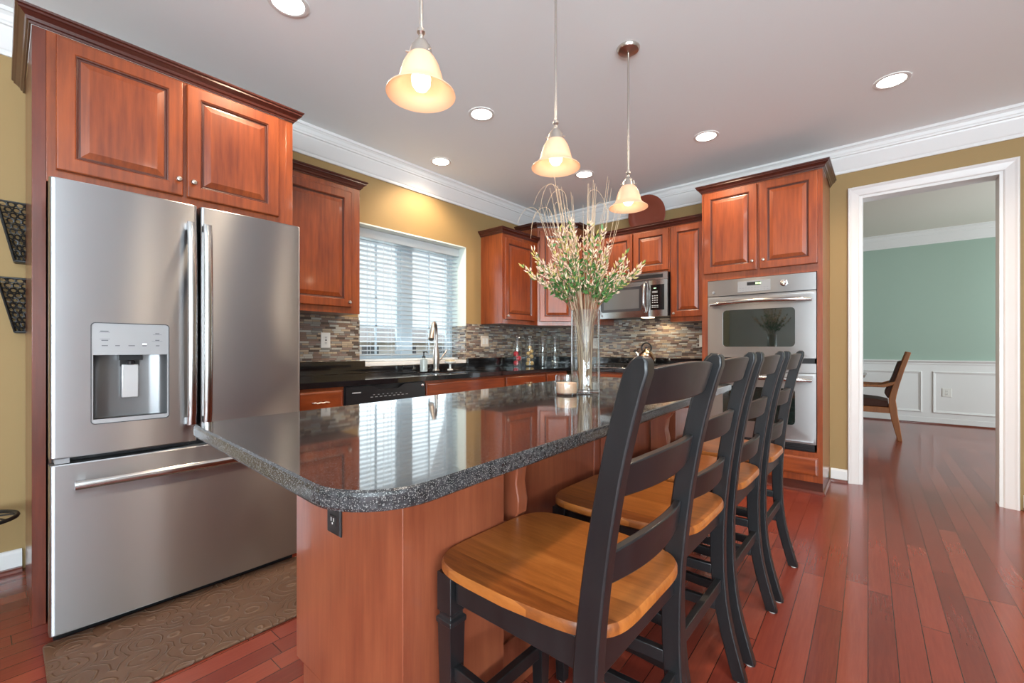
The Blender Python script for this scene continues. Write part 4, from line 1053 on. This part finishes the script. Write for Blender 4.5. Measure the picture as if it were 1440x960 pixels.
for loc, rot, lb in chairs:
    if proto is None:
        r_ = thing('bar_chair', (0, 0, 0), lb, 'chair', 'bar chairs along the island'); chair_parts(r_); proto = r_
    else: r_ = copy_tree(proto)
    r_.location = loc; r_.rotation_euler = (0, 0, math.radians(rot)); r_['label'] = lb

# ---------------------------------------------------------------- vase, arrangement, candle
VX, VY = -1.052, 1.745; VZ = IT+.0008
va = thing('glass_vase', (VX, VY, IT), 'tall clear glass cylinder vase on the island holding dried grasses', 'vase')
bm = new(); lathe(bm, [(.062, 0), (.066, .003), (.066, .375), (.0645, .378), (.063, .375), (.063, .016), (.060, .012), (.001, .012)], (VX, VY, VZ), 40); finish('vase_body', bm, M_glass, va, smooth=True, angle=50)
ar = thing('dried_flower_arrangement', (VX, VY, VZ+.013), 'dried grasses with pink budded and green leafy branches in the tall vase', 'plant')
M_straw = mat('straw_stalk', (.50, .37, .25), .7); M_stem = mat('woody_stem', (.20, .11, .06), .7)
M_bud = mat('pink_bud', (.85, .60, .46), .6); M_leaf = mat('green_leaf', (.07, .17, .04), .5); M_ybud = mat('yellow_leaf', (.50, .42, .12), .6)
right = Vector((.7593, .6508, 0)); fwd = Vector((-.6508, .7593, 0))
rnd = random.Random(11)
base0 = Vector((VX, VY, VZ+.016))
def stem_start():
    a = rnd.uniform(0, 2*PI); r_ = .03*math.sqrt(rnd.random()); return base0+Vector((r_*math.cos(a), r_*math.sin(a), 0))
for k in range(46):
    left = k % 2 == 0; p0 = stem_start()
    lean = rnd.gauss(-.14, .05) if left else rnd.gauss(.05, .05); dep_ = rnd.uniform(-.08, .08)
    h_ = rnd.uniform(.78, .97); tip = base0+right*lean+fwd*dep_+Vector((0, 0, h_))
    mid_ = base0+right*(lean*.22)+fwd*dep_*.3+Vector((0, 0, .37))
    m2 = base0+right*(lean*.75)+fwd*dep_*.7+Vector((0, 0, h_*.78))
    pts_ = bez(p0, p0.lerp(mid_, .6), mid_, mid_.lerp(m2, .5), 5)[:-1]+bez(mid_.lerp(m2, .5), m2, m2.lerp(tip, .6), tip, 6)
    if rnd.random() < .34:   # drooping tips
        s_ = -1 if left and rnd.random() < .7 else 1; d_ = rnd.uniform(.04, .13)
        pts_ += bez(tip, tip+Vector((0, 0, .05))+right*s_*d_*.25, tip+right*s_*d_*.8+Vector((0, 0, .03)), tip+right*s_*d_+Vector((0, 0, -rnd.uniform(.03, .12))), 7)[1:]
    bm = new(); n = len(pts_); tube(bm, pts_, [.0015-.0009*i/n for i in range(n)], 5); finish('grass_stalk', bm, M_straw, ar)
def spindle(bm, p, d, L, r, mi=0):
    d = d.normalized(); u = d.orthogonal().normalized(); v = d.cross(u)
    a = bm.verts.new(p); b = bm.verts.new(p+d*L); m_ = [bm.verts.new(p+d*L*.45+(u*math.cos(t_)+v*math.sin(t_))*r) for t_ in (0, 2.09, 4.19)]
    for i in range(3):
        for q_ in (a, b): bm.faces.new((q_, m_[i], m_[(i+1) % 3])).material_index = mi
def leaf(bm, p, d, L, w_):
    d = d.normalized(); s_ = d.cross(Vector((rnd.uniform(-1, 1), rnd.uniform(-1, 1), rnd.uniform(.2, 1)))).normalized(); n_ = d.cross(s_)
    P_ = [p, p+d*L*.35+s_*w_, p+d*L*.7+s_*w_*.7+n_*.002, p+d*L, p+d*L*.7-s_*w_*.7+n_*.002, p+d*L*.35-s_*w_]
    bm.faces.new([bm.verts.new(q_) for q_ in P_])
for k in range(32):
    p0 = stem_start(); lean = -.26+.50*k/31+rnd.uniform(-.02, .02); dep_ = rnd.uniform(-.16, .16)
    h_ = .80-.95*abs(lean+.05)+rnd.uniform(-.15, .0); h_ = max(.53, h_)
    tip = base0+right*lean+fwd*dep_+Vector((0, 0, h_)); mid_ = base0+right*lean*.16+fwd*dep_*.15+Vector((0, 0, .36))
    pts_ = bez(p0, p0.lerp(mid_, .7), mid_, mid_.lerp(tip, .15), 4)[:-1]+bez(mid_.lerp(tip, .15), mid_.lerp(tip, .5)+Vector((0, 0, .02)), mid_.lerp(tip, .85)-Vector((0, 0, .01)), tip, 9)
    bm = new(); n = len(pts_); tube(bm, pts_, [.0022-.0012*i/n for i in range(n)], 5); br = finish('branch', bm, M_stem, ar)
    bb = new(); lb_ = new()
    for i in range(5, n):
        P_ = Vector(pts_[i]); D_ = (Vector(pts_[i])-Vector(pts_[i-1])).normalized()
        f_ = (i-4)/(n-5)
        for _ in range(6 if f_ > .3 else 3):
            sd_ = Vector((rnd.gauss(0, 1), rnd.gauss(0, 1), rnd.gauss(.5, .6))).normalized()
            q_ = P_+D_*rnd.uniform(-.02, .02)+sd_*rnd.uniform(.0, .012)
            spindle(bb, q_, D_*.9+sd_*.7, rnd.uniform(.014, .030), rnd.uniform(.0026, .0046), 1 if rnd.random() < .28 else 0)
        for _ in range(6 if f_ < .5 else 1):
            sd_ = Vector((rnd.gauss(0, 1), rnd.gauss(0, 1), rnd.gauss(.2, .5))).normalized()
            leaf(lb_, P_+D_*rnd.uniform(-.02, .02), D_*.6+sd_, rnd.uniform(.018, .034), rnd.uniform(.005, .009))
    finish('buds', bb, [M_bud, M_ybud], br); finish('leaves', lb_, M_leaf, br)

CX_, CY_ = -1.075, 1.625
cn = thing('candle_jar', (CX_, CY_, IT), 'short glass candle jar with beige wax beside the vase', 'candle')
bm = new(); lathe(bm, [(.040, 0), (.050, .004), (.053, .020), (.050, .080), (.047, .086), (.0465, .083), (.049, .022), (.046, .008), (.001, .006)], (CX_, CY_, VZ), 36); finish('jar_body', bm, M_glass, cn, smooth=True, angle=50)
bm = new(); lathe(bm, [(.043, .0085), (.0465, .022), (.0455, .052), (.001, .052)], (CX_, CY_, VZ), 32); finish('wax', bm, mat('beige_wax', (.72, .47, .33), .5, 0, Subsurface_Weight=.2), cn, smooth=True, angle=50)
bm = new(); tube(bm, [(CX_, CY_, VZ+.051), (CX_, CY_, VZ+.060)], .001, 6); finish('wick', bm, M_dark, cn)

# ---------------------------------------------------------------- pendants
def pendant(x, y, label):
    t_ = thing('pendant_lamp', (x, y, CEIL), label, 'pendant lamp', 'pendant lamps over the island')
    zr = 1.895
    bm = new(); lathe(bm, [(.001, 0), (.062, 0), (.062, -.006), (.055, -.016), (.030, -.024), (.010, -.028)], (x, y, CEIL-.0005), 32); finish('canopy', bm, M_nickel, t_, smooth=True)
    bm = new(); lathe(bm, [(.0055, CEIL-.026), (.0055, zr+.195)], (x, y, 0), 12); finish('rod', bm, M_nickel, t_, smooth=True)
    bm = new(); lathe(bm, [(.006, .205), (.012, .200), (.013, .190), (.007, .182), (.008, .172), (.014, .168), (.020, .160), (.022, .150), (.030, .146), (.034, .130), (.037, .118), (.034, .116), (.001, .118)], (x, y, zr), 28); finish('socket_cap', bm, M_nickel, t_, smooth=True)
    bm = new()
    for k in range(3):
        a = k*2.09; tube(bm, [(x+.036*math.cos(a), y+.036*math.sin(a), zr+.124), (x+.046*math.cos(a), y+.046*math.sin(a), zr+.124)], .003, 6)
    finish('thumb_screws', bm, M_nickel, t_)
    pr = [(.033, .122), (.042, .112), (.054, .090), (.063, .062), (.068, .040), (.074, .028), (.090, .014), (.104, .004), (.105, .000), (.102, .001), (.088, .010), (.071, .024), (.064, .038), (.059, .062), (.050, .088), (.038, .108), (.030, .118)]
    bm = new(); lathe(bm, pr, (x, y, zr), 40, cap=False); finish('lamp_shade', bm, M_shade, t_, smooth=True, angle=60)
    bm = new(); lathe(bm, [(.013, .115), (.014, .095), (.024, .072), (.030, .050), (.028, .030), (.018, .016), (.001, .010)], (x, y, zr), 24); finish('bulb', bm, M_bulb, t_, smooth=True)
    d = bpy.data.lights.new('pendant_bulb_light', 'POINT'); d.energy = .4; d.color = (1, .78, .55); d.shadow_soft_size = .03
    o = col(bpy.data.objects.new('pendant_bulb_light', d)); o.location = (x, y, zr-.02)
    return t_
pendant(-1.085, .838, 'nearest pendant lamp with bell-shaped alabaster glass shade')
pendant(-1.085, 1.556, 'middle pendant lamp of the three, above the vase')
pendant(-1.090, 2.262, 'farthest pendant lamp, hanging in front of the red plate')

# ---------------------------------------------------------------- recessed lights
rl = [(-2.19, .90, 'recessed ceiling light in front of the refrigerator cabinet'), (-2.187, 2.22, 'recessed ceiling light between the first two pendants'), (-3.02, 2.55, 'recessed ceiling light close to the crown above the window'),
      (-2.20, 3.63, 'recessed ceiling light partly behind the middle pendant shade'), (-1.08, 3.60, 'recessed ceiling light in front of the oven cabinet'), (.02, 3.60, 'recessed ceiling light on the right near the doorway'),
      (.02, .90, 'recessed ceiling light outside the picture above the camera aisle'), (.02, 2.22, 'recessed ceiling light outside the picture behind the bar chairs')]
M_cove = mat('lamp_trim_white', (.8, .79, .77), .4)
for x, y, lb in rl:
    t_ = thing('recessed_light', (x, y, CEIL), lb, 'ceiling light', 'recessed ceiling lights')
    bm = new(); lathe(bm, [(.092, -.0005), (.092, -.004), (.080, -.007), (.072, -.005), (.070, -.0006)], (x, y, CEIL), 36, cap=False); finish('trim_ring', bm, M_cove, t_, smooth=True)
    bm = new(); lathe(bm, [(.0715, -.0006), (.0715, -.0035), (.001, -.004)], (x, y, CEIL), 32); finish('lens', bm, M_led, t_)
    d = bpy.data.lights.new('recessed_lamp', 'SPOT'); d.energy = 42; d.color = (1, .78, .54); d.spot_size = math.radians(145); d.spot_blend = .6; d.shadow_soft_size = .06
    o = col(bpy.data.objects.new('recessed_lamp', d)); o.location = (x, y, CEIL-.03)

# ---------------------------------------------------------------- floor mat, stand, wall pockets
bm = new(); prism(bm, rounded_poly([Vector((-2.395, .10)), Vector((-1.862, .10)), Vector((-1.872, 1.40)), Vector((-2.395, 1.40))], [.02]*4, 4), .0005, .012)
tag(finish('kitchen_mat', bm, M_mat, bevel=.004), 'brown mat embossed with scrolls on the floor before the refrigerator', 'mat')
st = thing('plant_stand', (-3.08, -.075, 0), 'low black wrought iron round stand left of the refrigerator cabinet', 'stand')
sx, sy, sz, sr = -3.06, -.075, .352, .125
bm = new(); tube(bm, [(sx+sr*math.cos(2*PI*k/36), sy+sr*math.sin(2*PI*k/36), sz) for k in range(37)], .009, 8, False); tube(bm, [(sx+sr*.5*math.cos(2*PI*k/24), sy+sr*.5*math.sin(2*PI*k/24), sz) for k in range(25)], .005, 6, False)
for k in range(8):
    a = 2*PI*k/8; tube(bm, [tuple(p) for p in bez((sx, sy, sz), (sx+.04*math.cos(a+.9), sy+.04*math.sin(a+.9), sz), (sx+.09*math.cos(a+.5), sy+.09*math.sin(a+.5), sz), (sx+sr*math.cos(a), sy+sr*math.sin(a), sz), 8)], .004, 6)
finish('top_ring', bm, M_iron, st, smooth=True)
for k in range(3):
    a = math.radians(30+120*k); bm = new(); tube(bm, [(sx+.10*math.cos(a), sy+.10*math.sin(a), sz-.004), (sx+.10*math.cos(a), sy+.10*math.sin(a), .18), (sx+.11*math.cos(a), sy+.11*math.sin(a), .005)], .006, 8); finish('leg', bm, M_iron, st, smooth=True)
def pocket(zt, zb, label, dy=0):
    t_ = thing('wall_planter', (WX+.06, .06+dy, zb), label, 'wall planter', 'pierced metal wall planters')
    y0t, y1t, y0b, y1b = -.012+dy, .22+dy, .045+dy, .165+dy; D = .10
    # perforated lattice front and sides: bars following a leafy mesh
    def lattice(bm, P00, P10, P11, P01, nu, nv):
        P00, P10, P11, P01 = map(Vector, (P00, P10, P11, P01))
        S = lambda u, v: P00.lerp(P10, u).lerp(P01.lerp(P11, u), v)
        for i in range(nu):
            for j_ in range(nv):
                u0, v0 = (i+.5*(j_ % 2))/nu, j_/nv
                cu, cv = u0+.5/nu, v0+.5/nv
                if cu > 1.02: continue
                a = rnd.uniform(0, PI); ru, rv = .46/nu, .46/nv
                pp = [S(min(1, max(0, cu+ru*math.cos(t_)*(1 if True else 0))), min(1, max(0, cv+rv*math.sin(t_)))) for t_ in [a+2*PI*q_/8 for q_ in range(9)]]
                tube(bm, pp, .0036, 4, False)
        for a_, b_ in ((P00, P10), (P10, P11), (P11, P01), (P01, P00)): tube(bm, [a_, b_], .005, 6)
    bm = new()
    f = WX+D; b = WX+.004
    lattice(bm, (f-.03, y0b, zb), (f-.03, y1b, zb), (f, y1t, zt), (f, y0t, zt), 8, 11)
    finish('front_panel', bm, M_iron, t_)
    bm = new(); lattice(bm, (b, y0b, zb), (f-.03, y0b, zb), (f, y0t, zt), (b, y0t, zt), 3, 11); finish('side_panel', bm, M_iron, t_)
    bm = new(); lattice(bm, (b, y1b, zb), (f-.03, y1b, zb), (f, y1t, zt), (b, y1t, zt), 3, 11); finish('side_panel', bm, M_iron, t_)
    bm = new(); box(bm, b, f-.03, y0b, y1b, zb-.006, zb); finish('bottom_plate', bm, M_iron, t_)
pocket(1.83, 1.55, 'upper pierced black metal wall planter left of the refrigerator cabinet')
pocket(1.46, 1.20, 'lower pierced black metal wall planter left of the refrigerator cabinet')

# ---------------------------------------------------------------- dining room
plate(Face((0, DY-.0125), (1, 0)), .655, .47, .0005, .10, .125, 'white outlet in the dining room wainscot panel', 'duplex')
dc = thing('dining_chair', (-.05, 7.2, 0), 'carved oak dining armchair with brown leather seat seen through doorway', 'chair')
def sprism(bm, pts_, y0, y1): rings(bm, [[(x, y, z) for x, z in pts_] for y in (y0, y1)])
YA, YB = 6.98, 7.50
for y in (YA, YB-.045):
    bm = new(); sprism(bm, [(.095, 0), (.135, 0), (.118, .15), (.095, .30), (.088, .40), (.075, .48), (.085, .56), (.11, .68), (.155, .86), (.215, 1.065), (.17, 1.075), (.115, .90), (.065, .72), (.030, .60), (.010, .50), (.015, .38), (.035, .25), (.07, .10)], y, y+.045)
    finish('rear_leg', bm, M_oak, dc, bevel=.006)
    bm = new(); sprism(bm, [(-.335, 0), (-.295, 0), (-.280, .30), (-.285, .42), (-.320, .60), (-.300, .66), (-.335, .66), (-.355, .60), (-.345, .42), (-.345, .30)], y, y+.045); finish('front_leg', bm, M_oak, dc, bevel=.006)
    bm = new(); sprism(bm, [(-.345, .640), (-.30, .632), (-.15, .640), (-.03, .640), (.055, .675), (.075, .715), (.03, .705), (-.05, .672), (-.15, .668), (-.28, .672), (-.345, .668)], y-.006, y+.050); finish('armrest', bm, M_oak, dc, bevel=.006)
bm = new(); box(bm, -.30, .03, YA+.004, YA+.04, .33, .40); box(bm, -.30, .03, YB-.040, YB-.004, .33, .40); box(bm, -.34, -.30, YA+.04, YB-.04, .33, .40); finish('seat_frame', bm, M_oak, dc, bevel=.004)
bm = new(); sprism(bm, [(-.30, .40), (.01, .40), (.005, .47), (-.10, .492), (-.27, .505), (-.31, .48)], YA+.012, YB-.012); finish('seat_cushion', bm, M_leather, dc, bevel=.012, seg=3)
bm = new(); sprism(bm, [(.0, .51), (.03, .51), (.09, .72), (.145, .94), (.13, .965), (.095, .95), (.04, .76), (-.03, .57)], YA+.05, YB-.05); finish('back_cushion', bm, M_leather, dc, bevel=.01, seg=3)
bm = new(); sprism(bm, [(.15, .965), (.175, 1.055), (.20, 1.05), (.175, .96)], YA+.045, YB-.045); finish('top_rail', bm, M_oak, dc)
dt = thing('dining_table', (-1.1, 7.9, 0), 'dark wooden dining table edge beyond the doorway casing', 'table')
bm = new(); prism(bm, rrect(-2.0, -.235, 7.62, 8.5, .06), .715, .75); finish('tabletop', bm, wood('table_walnut', (.07, .03, .015), (.14, .06, .03), 'x'), dt, bevel=.006)
bm = new(); box(bm, -1.95, -.275, 7.66, 7.70, .57, .713); box(bm, -1.95, -.275, 8.42, 8.46, .57, .713); box(bm, -.315, -.275, 7.70, 8.42, .57, .713); finish('apron', bm, wood('table_apron', (.06, .025, .012), (.11, .045, .02), 'x'), dt)
for x, y in ((-1.9, 7.72), (-.36, 7.72), (-1.9, 8.4), (-.36, 8.4)):
    bm = new(); lathe(bm, [(.025, 0), (.03, .1), (.022, .2), (.035, .45), (.03, .6), (.04, .71)], (x, y, 0), 16); finish('leg', bm, M_oak, dt, smooth=True)
bm = new(); lathe(bm, [(.09, 0), (.10, .005), (.10, .12), (.098, .12), (.095, .01), (.001, .008)], (-.36, 7.74, .7505), 28)
tag(finish('glass_bowl', bm, M_glass, smooth=True, angle=50), 'clear glass bowl on the end of the dining table', 'bowl')
